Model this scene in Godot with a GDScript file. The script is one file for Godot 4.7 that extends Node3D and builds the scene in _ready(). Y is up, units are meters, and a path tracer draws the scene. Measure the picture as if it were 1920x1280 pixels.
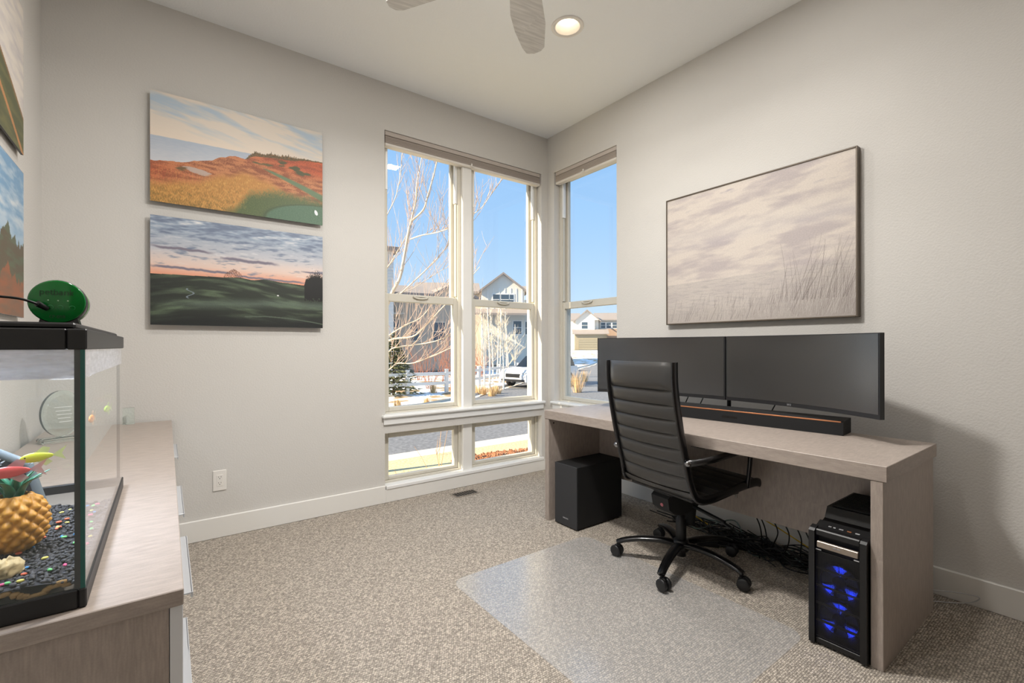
extends Node3D
# A home office with two corner windows. Corner of the room = origin, back wall z = 0, right wall x = 0, units metres.

const CAM := Vector3(-2.8356, 1.1333, 3.2763)
const YAW := -36.513
const FOCAL := 875.36      # pixels in the 1920 x 1280 frame
const CY := 648.78
const CEIL := 3.05
const XL := -3.337         # left wall
const ZF := 3.62           # wall behind the camera

var rng := RandomNumberGenerator.new()
var taken := {}
var T := Transform3D()     # transform applied by the mesh helpers

# ---------------------------------------------------------------- mesh helpers
func mb() -> SurfaceTool:
	var st := SurfaceTool.new()
	st.begin(Mesh.PRIMITIVE_TRIANGLES)
	st.set_smooth_group(-1)
	return st

func vert(st: SurfaceTool, p: Vector3, uv = null):
	if uv != null: st.set_uv(uv)
	st.add_vertex(T * p)

func poly(st: SurfaceTool, pts: Array, out: Vector3):
	var n: Vector3 = (pts[1] - pts[0]).cross(pts[2] - pts[0])
	var flip := n.dot(out) > 0.0
	for i in range(1, pts.size() - 1):
		var tri := [pts[0], pts[i + 1], pts[i]] if flip else [pts[0], pts[i], pts[i + 1]]
		for q in tri: vert(st, q)

func bx(st: SurfaceTool, a: Vector3, b: Vector3, bev := 0.0):
	# box between two corners, edges chamfered by bev
	var lo := Vector3(minf(a.x, b.x), minf(a.y, b.y), minf(a.z, b.z))
	var hi := Vector3(maxf(a.x, b.x), maxf(a.y, b.y), maxf(a.z, b.z))
	var c := (lo + hi) / 2.0
	var h := (hi - lo) / 2.0
	bev = minf(bev, minf(h.x, minf(h.y, h.z)) * 0.95)
	st.set_smooth_group(-1)
	var ax := [Vector3(1, 0, 0), Vector3(0, 1, 0), Vector3(0, 0, 1)]
	for k in 3:
		var u: Vector3 = ax[(k + 1) % 3]
		var v: Vector3 = ax[(k + 2) % 3]
		var n: Vector3 = ax[k]
		var hu: float = h[(k + 1) % 3] - bev
		var hv: float = h[(k + 2) % 3] - bev
		for s in [-1.0, 1.0]:
			var o: Vector3 = c + n * (h[k] * s)
			poly(st, [o - u * hu - v * hv, o + u * hu - v * hv, o + u * hu + v * hv, o - u * hu + v * hv], n * s)
	if bev <= 0.0: return
	for k in 3:
		var d: Vector3 = ax[k]
		var iu := (k + 1) % 3
		var iv := (k + 2) % 3
		var u: Vector3 = ax[iu]
		var v: Vector3 = ax[iv]
		for su in [-1.0, 1.0]:
			for sv in [-1.0, 1.0]:
				var p1: Vector3 = c + u * (h[iu] * su) + v * ((h[iv] - bev) * sv)
				var p2: Vector3 = c + u * ((h[iu] - bev) * su) + v * (h[iv] * sv)
				var e: Vector3 = d * (h[k] - bev)
				poly(st, [p1 - e, p1 + e, p2 + e, p2 - e], u * su + v * sv)
	for sx in [-1.0, 1.0]:
		for sy in [-1.0, 1.0]:
			for sz in [-1.0, 1.0]:
				poly(st, [c + Vector3(h.x * sx, (h.y - bev) * sy, (h.z - bev) * sz), c + Vector3((h.x - bev) * sx, h.y * sy, (h.z - bev) * sz), c + Vector3((h.x - bev) * sx, (h.y - bev) * sy, h.z * sz)], Vector3(sx, sy, sz))

func spline(pts: Array, n: int) -> Array:
	# Catmull-Rom through pts, n steps a span
	var out := []
	var m := pts.size()
	for i in m - 1:
		var p0 = pts[maxi(i - 1, 0)]
		var p3 = pts[mini(i + 2, m - 1)]
		for k in n:
			out.append(pts[i].cubic_interpolate(pts[i + 1], p0, p3, float(k) / n))
	out.append(pts[m - 1])
	return out

func tube(st: SurfaceTool, pts: Array, r0: float, r1: float, sides := 6, flat := 1.0, up := Vector3.UP):
	# round or flattened rod along pts, radius r0 to r1; flat scales it along the second frame axis
	var rings := []
	var m := pts.size()
	var u := Vector3.ZERO
	for i in m:
		var d: Vector3 = (pts[mini(i + 1, m - 1)] - pts[maxi(i - 1, 0)]).normalized()
		if i == 0:
			u = up.cross(d)
			if u.length() < 0.05: u = Vector3.RIGHT.cross(d)
		u = (u - d * u.dot(d)).normalized()
		var v := d.cross(u)
		var r := lerpf(r0, r1, float(i) / maxf(1.0, m - 1))
		var ring := []
		for k in sides:
			var a := TAU * k / sides
			ring.append(pts[i] + u * (cos(a) * r) + v * (sin(a) * r * flat))
		rings.append(ring)
	st.set_smooth_group(0 if sides > 4 else -1)
	for i in m - 1:
		var mid: Vector3 = (pts[i] + pts[i + 1]) / 2.0
		for k in sides:
			var k2 := (k + 1) % sides
			var q := [rings[i][k], rings[i][k2], rings[i + 1][k2], rings[i + 1][k]]
			poly(st, q, (q[0] + q[1] + q[2] + q[3]) / 4.0 - mid)
	st.set_smooth_group(-1)
	poly(st, rings[0], pts[0] - pts[1])
	poly(st, rings[m - 1], pts[m - 1] - pts[m - 2])

func lathe(st: SurfaceTool, prof: Array, sides := 24, smooth := true):
	# profile of Vector2(radius, y) turned about the y axis
	st.set_smooth_group(0 if smooth else -1)
	for i in prof.size() - 1:
		var a: Vector2 = prof[i]
		var b: Vector2 = prof[i + 1]
		var e := b - a
		var nr := Vector2(e.y, -e.x)    # outward when the profile runs upwards
		for k in sides:
			var t0 := TAU * k / sides
			var t1 := TAU * (k + 1) / sides
			var d0 := Vector3(cos(t0), 0, sin(t0))
			var d1 := Vector3(cos(t1), 0, sin(t1))
			var dm := (d0 + d1).normalized()
			var out := dm * nr.x + Vector3.UP * nr.y
			var q := [d0 * a.x + Vector3.UP * a.y, d1 * a.x + Vector3.UP * a.y, d1 * b.x + Vector3.UP * b.y, d0 * b.x + Vector3.UP * b.y]
			if a.x < 1e-6: q = [q[0], q[2], q[3]]
			elif b.x < 1e-6: q = [q[0], q[1], q[2]]
			poly(st, q, out)
	st.set_smooth_group(-1)

func grid(st: SurfaceTool, nu: int, nv: int, f: Callable, group := 0, uvs := false):
	# surface f(u, v) -> Vector3, front where du x dv points
	st.set_smooth_group(group)
	for i in nu:
		for j in nv:
			var u0 := float(i) / nu
			var u1 := float(i + 1) / nu
			var v0 := float(j) / nv
			var v1 := float(j + 1) / nv
			var c := [Vector2(u0, v0), Vector2(u1, v0), Vector2(u1, v1), Vector2(u0, v1)]
			for k in [0, 2, 1, 0, 3, 2]:
				if uvs: st.set_uv(c[k])
				vert(st, f.call(c[k].x, c[k].y))
	st.set_smooth_group(-1)

func prism(st: SurfaceTool, outline: PackedVector2Array, depth0: float, depth1: float, axis := 2):
	# outline in the plane across an axis, pushed from depth0 to depth1 (axis 0: y,z -> ; 1: x,z ; 2: x,y)
	var place := func(p: Vector2, d: float) -> Vector3:
		if axis == 0: return Vector3(d, p.x, p.y)
		if axis == 1: return Vector3(p.x, d, p.y)
		return Vector3(p.x, p.y, d)
	var nrm := Vector3.ZERO
	nrm[axis] = signf(depth1 - depth0)
	st.set_smooth_group(-1)
	var idx := Geometry2D.triangulate_polygon(outline)
	for i in range(0, idx.size(), 3):
		for e in [[depth0, -nrm], [depth1, nrm]]:
			poly(st, [place.call(outline[idx[i]], e[0]), place.call(outline[idx[i + 1]], e[0]), place.call(outline[idx[i + 2]], e[0])], e[1])
	var cw := Geometry2D.is_polygon_clockwise(outline)
	for i in outline.size():
		var a := outline[i]
		var b := outline[(i + 1) % outline.size()]
		var n2 := Vector2(b.y - a.y, a.x - b.x) * (-1.0 if cw else 1.0)
		poly(st, [place.call(a, depth0), place.call(b, depth0), place.call(b, depth1), place.call(a, depth1)], place.call(n2, 0.0))

func ellipsoid(st: SurfaceTool, c: Vector3, r: Vector3, nu := 16, nv := 10):
	grid(st, nu, nv, func(u, v):
		var a: float = TAU * u
		var b: float = PI * (v - 0.5)
		return c + Vector3(cos(a) * cos(b) * r.x, sin(b) * r.y, -sin(a) * cos(b) * r.z))

func rounded(w: float, h: float, r: float, n := 5, c := Vector2.ZERO) -> PackedVector2Array:
	var out := PackedVector2Array()
	for q in [[1, 1, 0.0], [-1, 1, 0.5], [-1, -1, 1.0], [1, -1, 1.5]]:
		for k in n + 1:
			var a: float = PI * (q[2] + 0.5 * k / n)
			out.append(c + Vector2(q[0] * (w / 2 - r), q[1] * (h / 2 - r)) + Vector2(cos(a), sin(a)) * r)
	return out

func done(st: SurfaceTool) -> ArrayMesh:
	st.generate_normals()
	return st.commit()

func numbered(called: String) -> String:
	var n: int = taken.get(called, -1) + 1
	taken[called] = n
	return called if n == 0 else "%s_%03d" % [called, n]

func put(called: String, mesh: Mesh, m: Material, parent: Node = self) -> MeshInstance3D:
	var o := MeshInstance3D.new()
	o.name = numbered(called) if parent == self else called
	o.mesh = mesh
	o.material_override = m
	parent.add_child(o, true)
	return o

func obj(called: String, st: SurfaceTool, m: Material, parent: Node = self) -> MeshInstance3D:
	return put(called, done(st), m, parent)

func tag(o: Node, label: String, category: String, group := "") -> Node:
	o.set_meta("label", label)
	o.set_meta("category", category)
	if group: o.set_meta("group", group)
	return o

func thing(called: String, label: String, category: String, at := Vector3.ZERO, turn := 0.0, group := "") -> Node3D:
	var o := Node3D.new()
	o.name = numbered(called)
	add_child(o)
	o.position = at
	o.rotation.y = turn
	tag(o, label, category, group)
	return o

func shell(called: String, st: SurfaceTool, m: Material, label := "") -> MeshInstance3D:
	var o := obj(called, st, m)
	o.set_meta("kind", "structure")
	if label: o.set_meta("label", label)
	return o

func frame_node(called: String, label: String) -> Node3D:
	var o := Node3D.new()
	o.name = called
	add_child(o)
	o.set_meta("kind", "structure")
	o.set_meta("label", label)
	return o

func lettering(called: String, words: String, height: float, m: Material, parent: Node, xf: Transform3D, depth := 0.0006, face := "Droid Sans") -> MeshInstance3D:
	var t := TextMesh.new()
	var f := SystemFont.new()
	f.font_names = PackedStringArray([face])
	t.font = f
	t.text = words
	t.font_size = 32
	t.pixel_size = height / 24.0
	t.depth = depth
	var o := put(called, t, m, parent)
	o.transform = xf
	return o

# pixel of the photograph at a given distance along the lens axis -> point in the room
func at_px(x: float, y: float, depth: float) -> Vector3:
	var a := deg_to_rad(YAW)
	var right := Vector3(cos(a), 0, -sin(a))
	var ahead := Vector3(-sin(a), 0, -cos(a))
	return CAM + right * ((x - 960.0) / FOCAL * depth) + Vector3.UP * (-(y - CY) / FOCAL * depth) + ahead * depth

# ---------------------------------------------------------------- materials
func srgb(r: float, g: float, b: float, a := 1.0) -> Color:
	return Color(r / 255.0, g / 255.0, b / 255.0, a)

func mat(c: Color, rough := 0.6, metal := 0.0, spec := 0.5) -> StandardMaterial3D:
	var m := StandardMaterial3D.new()
	m.albedo_color = c
	m.roughness = rough
	m.metallic = metal
	m.metallic_specular = spec
	return m

func noise(freq: float, octaves := 3, seed_ := 1, kind := FastNoiseLite.TYPE_SIMPLEX_SMOOTH) -> FastNoiseLite:
	var n := FastNoiseLite.new()
	n.noise_type = kind
	n.frequency = freq
	n.seed = seed_
	n.fractal_octaves = octaves
	n.fractal_type = FastNoiseLite.FRACTAL_FBM if octaves > 1 else FastNoiseLite.FRACTAL_NONE
	return n

func noise_tex(size: int, n: FastNoiseLite, ramp = null) -> NoiseTexture2D:
	var t := NoiseTexture2D.new()
	t.width = size
	t.height = size
	t.seamless = true
	t.generate_mipmaps = false
	t.noise = n
	if ramp:
		var g := Gradient.new()
		g.offsets = PackedFloat32Array(ramp[0])
		g.colors = PackedColorArray(ramp[1])
		t.color_ramp = g
	return t

func world_map(m: StandardMaterial3D, tiles_per_m: float):
	m.uv1_triplanar = true
	m.uv1_world_triplanar = true
	m.uv1_scale = Vector3.ONE * tiles_per_m

func bumpy(m: StandardMaterial3D, t: Texture2D, cm: float):
	m.heightmap_enabled = true
	m.heightmap_texture = t
	m.heightmap_scale = cm

func glass(alpha := 0.04, tint := Color(1, 1, 1)) -> StandardMaterial3D:
	var m := mat(Color(tint.r, tint.g, tint.b, alpha), 0.0)
	m.transparency = BaseMaterial3D.TRANSPARENCY_ALPHA
	return m

func glow(c: Color, e: float) -> StandardMaterial3D:
	var m := mat(c, 0.5)
	m.emission_enabled = true
	m.emission = c
	m.emission_energy_multiplier = e
	return m

func picture(w: int, h: int, f: Callable) -> Image:
	var data := PackedByteArray()
	data.resize(w * h * 3)
	var i := 0
	for y in h:
		for x in w:
			var c: Color = f.call((x + 0.5) / w, (y + 0.5) / h)
			data[i] = int(clampf(c.r, 0, 1) * 255)
			data[i + 1] = int(clampf(c.g, 0, 1) * 255)
			data[i + 2] = int(clampf(c.b, 0, 1) * 255)
			i += 3
	return Image.create_from_data(w, h, false, Image.FORMAT_RGB8, data)

func stroke(im: Image, p0: Vector2, p1: Vector2, bend: float, c: Color, a: float):
	# one thin curved brush stroke
	var n := int((p1 - p0).length()) + 2
	var side := (p1 - p0).orthogonal() * bend
	for i in n:
		var t := float(i) / n
		var p := p0.lerp(p1, t) + side * t * t
		var x := int(p.x)
		var y := int(p.y)
		if x >= 0 and y >= 0 and x < im.get_width() and y < im.get_height():
			im.set_pixel(x, y, im.get_pixel(x, y).lerp(c, a * (1.0 - 0.6 * t)))

var M := {}

func make_materials():
	var peel := noise_tex(512, noise(0.045, 2, 3))
	M.wall = mat(srgb(210, 207, 202), 0.75, 0.0, 0.3)
	bumpy(M.wall, peel, 0.07)
	world_map(M.wall, 3.4)
	M.ceiling = mat(srgb(243, 245, 246), 0.85, 0.0, 0.2)
	bumpy(M.ceiling, peel, 0.09)
	world_map(M.ceiling, 2.8)
	M.trim = mat(srgb(233, 231, 226), 0.35)
	M.frame = mat(srgb(208, 203, 190), 0.45)
	M.sill = mat(srgb(238, 238, 236), 0.25)
	M.pane = glass(0.0)
	M.blind = mat(srgb(190, 180, 172), 0.8)
	M.rail = mat(srgb(226, 220, 212), 0.5)
	M.groove = mat(srgb(92, 88, 82), 0.7)
	# carpet: rows of loops
	var size := 512
	var cols := 60
	var rows := 72
	var jit := []
	rng.seed = 5
	for i in cols * rows: jit.append(Vector3(rng.randf_range(-0.22, 0.22), rng.randf_range(-0.2, 0.2), rng.randf()))
	var hgt := PackedByteArray()
	var clr := PackedByteArray()
	hgt.resize(size * size)
	clr.resize(size * size * 3)
	var fine := noise(0.35, 1, 9)
	for y in size:
		for x in size:
			var gx := float(x) / size * cols
			var gy := float(y) / size * rows
			var iy := int(gy)
			var ox := 0.5 if iy % 2 else 0.0
			var ix := int(gx + ox)
			var j: Vector3 = jit[(ix % cols) + (iy % rows) * cols]
			var dx := gx + ox - ix - 0.5 - j.x
			var dy := gy - iy - 0.5 - j.y
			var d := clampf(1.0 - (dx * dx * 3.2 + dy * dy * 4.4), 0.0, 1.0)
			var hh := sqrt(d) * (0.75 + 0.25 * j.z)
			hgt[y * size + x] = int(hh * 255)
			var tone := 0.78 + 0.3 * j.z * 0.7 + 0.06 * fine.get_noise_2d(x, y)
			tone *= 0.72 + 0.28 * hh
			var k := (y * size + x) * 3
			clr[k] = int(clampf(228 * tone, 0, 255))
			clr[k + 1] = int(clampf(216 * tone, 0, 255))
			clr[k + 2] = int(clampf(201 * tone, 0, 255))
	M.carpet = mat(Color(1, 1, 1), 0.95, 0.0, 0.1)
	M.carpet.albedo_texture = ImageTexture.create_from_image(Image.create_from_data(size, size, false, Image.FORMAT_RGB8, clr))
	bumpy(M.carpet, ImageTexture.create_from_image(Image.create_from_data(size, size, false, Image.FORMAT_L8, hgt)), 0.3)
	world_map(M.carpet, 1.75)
	# grey-brown laminate with a fine streaked grain
	var gr := noise(0.02, 4, 21)
	var gf := noise(0.12, 2, 22)
	var lam := func(vertical: bool, base: Color, spread: float) -> StandardMaterial3D:
		var im := picture(384, 384, func(u, v):
			var a: float = u * 384
			var b: float = v * 384
			if vertical:
				var t := a
				a = b
				b = t
			var s: float = gf.get_noise_2d(a * 0.16, b * 1.9) * 0.5 + gr.get_noise_2d(a * 0.6, b * 2.2) * 0.6 + gf.get_noise_2d(a * 2.0 + 900, b * 2.0) * 0.25
			return base * (1.0 + spread * s))
		var m := mat(Color(1, 1, 1), 0.42)
		m.albedo_texture = ImageTexture.create_from_image(im)
		world_map(m, 2.6)
		return m
	M.desk = lam.call(false, srgb(168, 156, 147), 0.11)
	M.desk_side = lam.call(true, srgb(168, 156, 147), 0.11)
	M.black = mat(srgb(16, 16, 18), 0.45)
	M.black_matte = mat(srgb(14, 14, 15), 0.75)
	M.black_gloss = mat(srgb(10, 10, 11), 0.16)
	M.cord = mat(srgb(15, 15, 16), 0.5)
	M.screen = mat(srgb(20, 20, 21), 0.22, 0.0, 0.72)
	M.screen.clearcoat_enabled = true
	M.screen.clearcoat = 1.0
	M.screen.clearcoat_roughness = 0.24
	M.bezel = mat(srgb(30, 31, 34), 0.4)
	M.copper = mat(srgb(196, 132, 92), 0.35, 0.7)
	M.cloth = mat(srgb(22, 23, 26), 0.9)
	var hide := noise_tex(256, noise(0.12, 3, 31))
	M.leather = mat(srgb(52, 51, 50), 0.33, 0.0, 0.6)
	bumpy(M.leather, hide, 0.02)
	world_map(M.leather, 9.0)
	M.steel_dark = mat(srgb(72, 72, 74), 0.22, 0.85)
	M.chrome = mat(srgb(150, 150, 152), 0.16, 1.0)
	M.alu = mat(srgb(205, 208, 212), 0.35, 0.5)
	M.white_gloss = mat(srgb(226, 228, 231), 0.2)
	M.white_plastic = mat(srgb(232, 228, 222), 0.35)
	M.hole = mat(srgb(20, 18, 17), 0.8)
	M.fan_wood = noise_wood()
	M.red_print = mat(srgb(190, 110, 120), 0.5)
	M.label = mat(srgb(38, 38, 40), 0.4)
	M.print_grey = mat(srgb(150, 150, 152), 0.4)

func noise_wood() -> StandardMaterial3D:
	var n := noise(0.03, 4, 51)
	var im := picture(256, 256, func(u, v):
		var s: float = n.get_noise_2d(u * 60.0, v * 900.0)
		return srgb(206, 204, 201) * (1.0 + 0.14 * s))
	var m := mat(Color(1, 1, 1), 0.55)
	m.albedo_texture = ImageTexture.create_from_image(im)
	return m

# ---------------------------------------------------------------- scene
func _ready():
	var cam := Camera3D.new()
	cam.name = "camera"
	cam.near = 0.05
	cam.far = 600.0
	cam.projection = Camera3D.PROJECTION_FRUSTUM
	cam.size = 2.0 * cam.near * 640.0 / FOCAL
	cam.frustum_offset = Vector2(0, cam.near * (CY - 640.0) / FOCAL)
	cam.position = CAM
	cam.rotation_degrees = Vector3(0, YAW, -0.0886)
	cam.current = true
	add_child(cam)
	var sky := ProceduralSkyMaterial.new()
	sky.sky_top_color = Color(0.24, 0.50, 0.88).linear_to_srgb()
	sky.sky_horizon_color = Color(0.66, 0.82, 0.92).linear_to_srgb()
	sky.sky_curve = 0.14
	sky.ground_bottom_color = srgb(120, 118, 112)
	sky.ground_horizon_color = srgb(200, 205, 210)
	sky.sun_angle_max = 0.1
	sky.sky_energy_multiplier = 1.06
	var env := Environment.new()
	env.background_mode = Environment.BG_SKY
	env.sky = Sky.new()
	env.sky.sky_material = sky
	env.tonemap_mode = Environment.TONE_MAPPER_LINEAR
	env.tonemap_exposure = 1.0
	env.sdfgi_enabled = true
	env.ssao_enabled = true
	env.ssil_enabled = true
	var we := WorldEnvironment.new()
	we.name = "world"
	we.environment = env
	add_child(we)
	var sun := DirectionalLight3D.new()
	sun.name = "sun"
	sun.light_color = Color(1.0, 0.93, 0.80)
	sun.light_energy = 3.9
	sun.light_angular_distance = 0.6
	sun.shadow_enabled = true
	add_child(sun)
	sun.look_at_from_position(Vector3.ZERO, -Vector3(-0.97, 0.58, -0.25))
	make_materials()
	room()
	windows()
	downlights()
	ceiling_fan()
	wall_pictures()
	desk_things()
	office_chair()
	floor_things()
	cabinet_things()
	fish_tank()
	outside()

# ---------------------------------------------------------------- the room
func room():
	var st := mb()
	bx(st, Vector3(-3.6, -0.12, -0.2), Vector3(0.2, 0, ZF + 0.2))
	shell("floor", st, M.carpet, "beige looped wool carpet")
	var hole := CSGCombiner3D.new()
	hole.name = "ceiling"
	hole.set_meta("kind", "structure")
	add_child(hole)
	var slab := CSGBox3D.new()
	slab.name = "slab"
	slab.size = Vector3(3.8, 0.14, ZF + 0.4)
	slab.position = Vector3(-1.7, CEIL + 0.07, ZF / 2.0)
	slab.material = M.ceiling
	hole.add_child(slab)
	for p in LAMPS:
		var c := CSGCylinder3D.new()
		c.name = "lamp_hole"
		c.operation = CSGShape3D.OPERATION_SUBTRACTION
		c.radius = 0.078
		c.height = 0.2
		c.sides = 32
		c.position = Vector3(p.x, CEIL + 0.04, p.y)
		c.material = M.ceiling
		hole.add_child(c, true)
	st = mb()
	# back wall with an upper and a lower opening
	bx(st, Vector3(-3.6, -0.12, -0.2), Vector3(-1.56, CEIL + 0.14, 0))
	bx(st, Vector3(-0.072, -0.12, -0.2), Vector3(0.2, CEIL + 0.14, 0))
	bx(st, Vector3(-1.56, 2.709, -0.2), Vector3(-0.072, CEIL + 0.14, 0))
	bx(st, Vector3(-1.56, 0.50, -0.2), Vector3(-0.072, 0.612, 0))
	bx(st, Vector3(-1.56, -0.12, -0.2), Vector3(-0.072, 0.096, 0))
	shell("wall_back", st, M.wall)
	st = mb()
	bx(st, Vector3(0, -0.12, -0.2), Vector3(0.2, CEIL + 0.14, 0.093))
	bx(st, Vector3(0, -0.12, 0.826), Vector3(0.2, CEIL + 0.14, ZF + 0.2))
	bx(st, Vector3(0, 2.709, 0.093), Vector3(0.2, CEIL + 0.14, 0.826))
	bx(st, Vector3(0, -0.12, 0.093), Vector3(0.2, 0.612, 0.826))
	shell("wall_right", st, M.wall)
	st = mb()
	bx(st, Vector3(-3.6, -0.12, -0.2), Vector3(XL, CEIL + 0.14, ZF + 0.2))
	shell("wall_left", st, M.wall)
	st = mb()
	bx(st, Vector3(-3.6, -0.12, ZF), Vector3(0.2, CEIL + 0.14, ZF + 0.2))
	shell("wall_front", st, M.wall)
	# dark double door behind the camera
	var door := frame_node("door_1", "dark stained double door in the wall opposite the windows")
	for k in 2:
		st = mb()
		var x := -2.75 + 1.15 * k
		bx(st, Vector3(x, 0.01, ZF - 0.04), Vector3(x + 1.14, 2.42, ZF), 0.003)
		var leaf := obj("leaf", st, mat(srgb(74, 58, 46), 0.5), door)
		for r in [[0.12, 0.98], [1.10, 2.28]]:
			st = mb()
			bx(st, Vector3(x + 0.16, r[0], ZF - 0.052), Vector3(x + 0.98, r[1], ZF - 0.04), 0.008)
			obj("panel", st, mat(srgb(66, 52, 42), 0.5), leaf)
	for b in [["baseboard_back", Vector3(XL, 0, 0), Vector3(-1.562, 0.124, 0.018)], ["baseboard_right", Vector3(-0.018, 0, 0.018), Vector3(0, 0.124, ZF)], ["baseboard_left", Vector3(XL, 0, 0.018), Vector3(XL + 0.018, 0.124, ZF)]]:
		st = mb()
		bx(st, b[1], b[2], 0.003)
		shell(b[0], st, M.trim)
	st = mb()
	bx(st, Vector3(-1.562, 0, 0), Vector3(-0.018, 0.094, 0.018), 0.003)
	shell("baseboard_window", st, M.trim)

func sash(parent: Node, called: String, fix: Callable, a0: float, a1: float, y0: float, y1: float, d0: float, d1: float, stile: float, top: float, bottom: float, lift := false):
	# a sash frame and its pane; fix maps (along, y, depth outwards) to the room
	var st := mb()
	for r in [[a0, y0, a0 + stile, y1], [a1 - stile, y0, a1, y1], [a0 + stile, y1 - top, a1 - stile, y1], [a0 + stile, y0, a1 - stile, y0 + bottom]]:
		bx(st, fix.call(r[0], r[1], d0), fix.call(r[2], r[3], d1), 0.004)
	var o := obj(called, st, M.frame, parent)
	st = mb()
	var dm := (d0 + d1) / 2.0
	# glass is a sheet
	var q := [fix.call(a0 + stile, y0 + bottom, dm), fix.call(a1 - stile, y0 + bottom, dm), fix.call(a1 - stile, y1 - top, dm), fix.call(a0 + stile, y1 - top, dm)]
	poly(st, q, fix.call(0, 0, 0) - fix.call(0, 0, 1))
	obj("pane", st, M.pane, o)
	if lift:
		st = mb()
		var m := (a0 + a1) / 2.0 - 0.02
		var arc := []
		for k in 9:
			var t := PI * k / 8.0
			arc.append(fix.call(m - 0.06 * cos(t), y1 - 0.012 - 0.016 * sin(t), d0 - 0.010))
		tube(st, arc, 0.007, 0.007, 8)
		bx(st, fix.call(m - 0.062, y1 - 0.016, d0 - 0.008), fix.call(m + 0.062, y1 - 0.006, d0 + 0.002), 0.003)
		obj("sash_lift", st, M.frame, o)

func double_hung(parent: Node, fix: Callable, a0: float, a1: float):
	var st := mb()
	var f := 0.03
	for r in [[a0, 0.625, a0 + f, 2.70], [a1 - f, 0.625, a1, 2.70], [a0 + f, 2.665, a1 - f, 2.70], [a0 + f, 0.625, a1 - f, 0.645]]:
		bx(st, fix.call(r[0], r[1], 0.06), fix.call(r[2], r[3], 0.18), 0.004)
	# tracks beside the upper sash
	for s in [[a0 + f, a0 + f + 0.012], [a1 - f - 0.012, a1 - f]]:
		bx(st, fix.call(s[0], 1.54, 0.07), fix.call(s[1], 2.30, 0.10), 0.002)
	obj("frame", st, M.frame, parent)
	st = mb()
	for s in [[a0 + f, a0 + f + 0.02], [a1 - f - 0.02, a1 - f]]:
		bx(st, fix.call(s[0], 2.30, 0.066), fix.call(s[1], 2.665, 0.10), 0.003)
	obj("track_cover", st, M.sill, parent)
	sash(parent, "upper_sash", fix, a0 + f, a1 - f, 1.485, 2.665, 0.112, 0.145, 0.036, 0.03, 0.04)
	sash(parent, "lower_sash", fix, a0 + f - 0.012, a1 - f + 0.012, 0.645, 1.53, 0.072, 0.108, 0.042, 0.06, 0.034, true)

func shade(fix: Callable, a0: float, a1: float, label: String):
	# a raised pleated shade: head rail, folded pleats, bottom rail, pull tab
	var t := thing("window_shade", label, "blind", Vector3.ZERO, 0.0, "raised pleated shades")
	var st := mb()
	bx(st, fix.call(a0, 2.676, 0.008), fix.call(a1, 2.708, 0.058), 0.003)
	obj("head_rail", st, M.blind, t)
	for k in 4:
		st = mb()
		var y := 2.672 - k * 0.0125
		var prof := PackedVector2Array()
		for q in [[0.012, 0.0], [0.004, -0.005], [0.012, -0.0112], [0.054, -0.0112], [0.06, -0.005], [0.054, 0.0]]:
			prof.append(Vector2(q[0], y + q[1]))
		var pts0 := []
		var pts1 := []
		for p in prof:
			pts0.append(fix.call(a0 + 0.003, p.y, p.x))
			pts1.append(fix.call(a1 - 0.003, p.y, p.x))
		var c0: Vector3 = fix.call(a0, y - 0.006, 0.033)
		var c1: Vector3 = fix.call(a1, y - 0.006, 0.033)
		poly(st, pts0, c0 - c1)
		poly(st, pts1, c1 - c0)
		for i in 6:
			var j := (i + 1) % 6
			poly(st, [pts0[i], pts0[j], pts1[j], pts1[i]], (pts0[i] + pts0[j]) / 2.0 - c0 + (c0 - fix.call(a0 + 0.003, y - 0.006, 0.033)))
		obj("pleat", st, M.blind, t)
	st = mb()
	bx(st, fix.call(a0, 2.600, 0.006), fix.call(a1, 2.621, 0.060), 0.005)
	obj("bottom_rail", st, M.rail, t)
	st = mb()
	var m := (a0 + a1) / 2.0
	bx(st, fix.call(m - 0.018, 2.606, -0.012), fix.call(m + 0.018, 2.612, 0.006), 0.002)
	bx(st, fix.call(m - 0.006, 2.612, -0.002), fix.call(m + 0.006, 2.632, 0.004), 0.001)
	obj("pull_tab", st, M.white_plastic, t)

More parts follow.
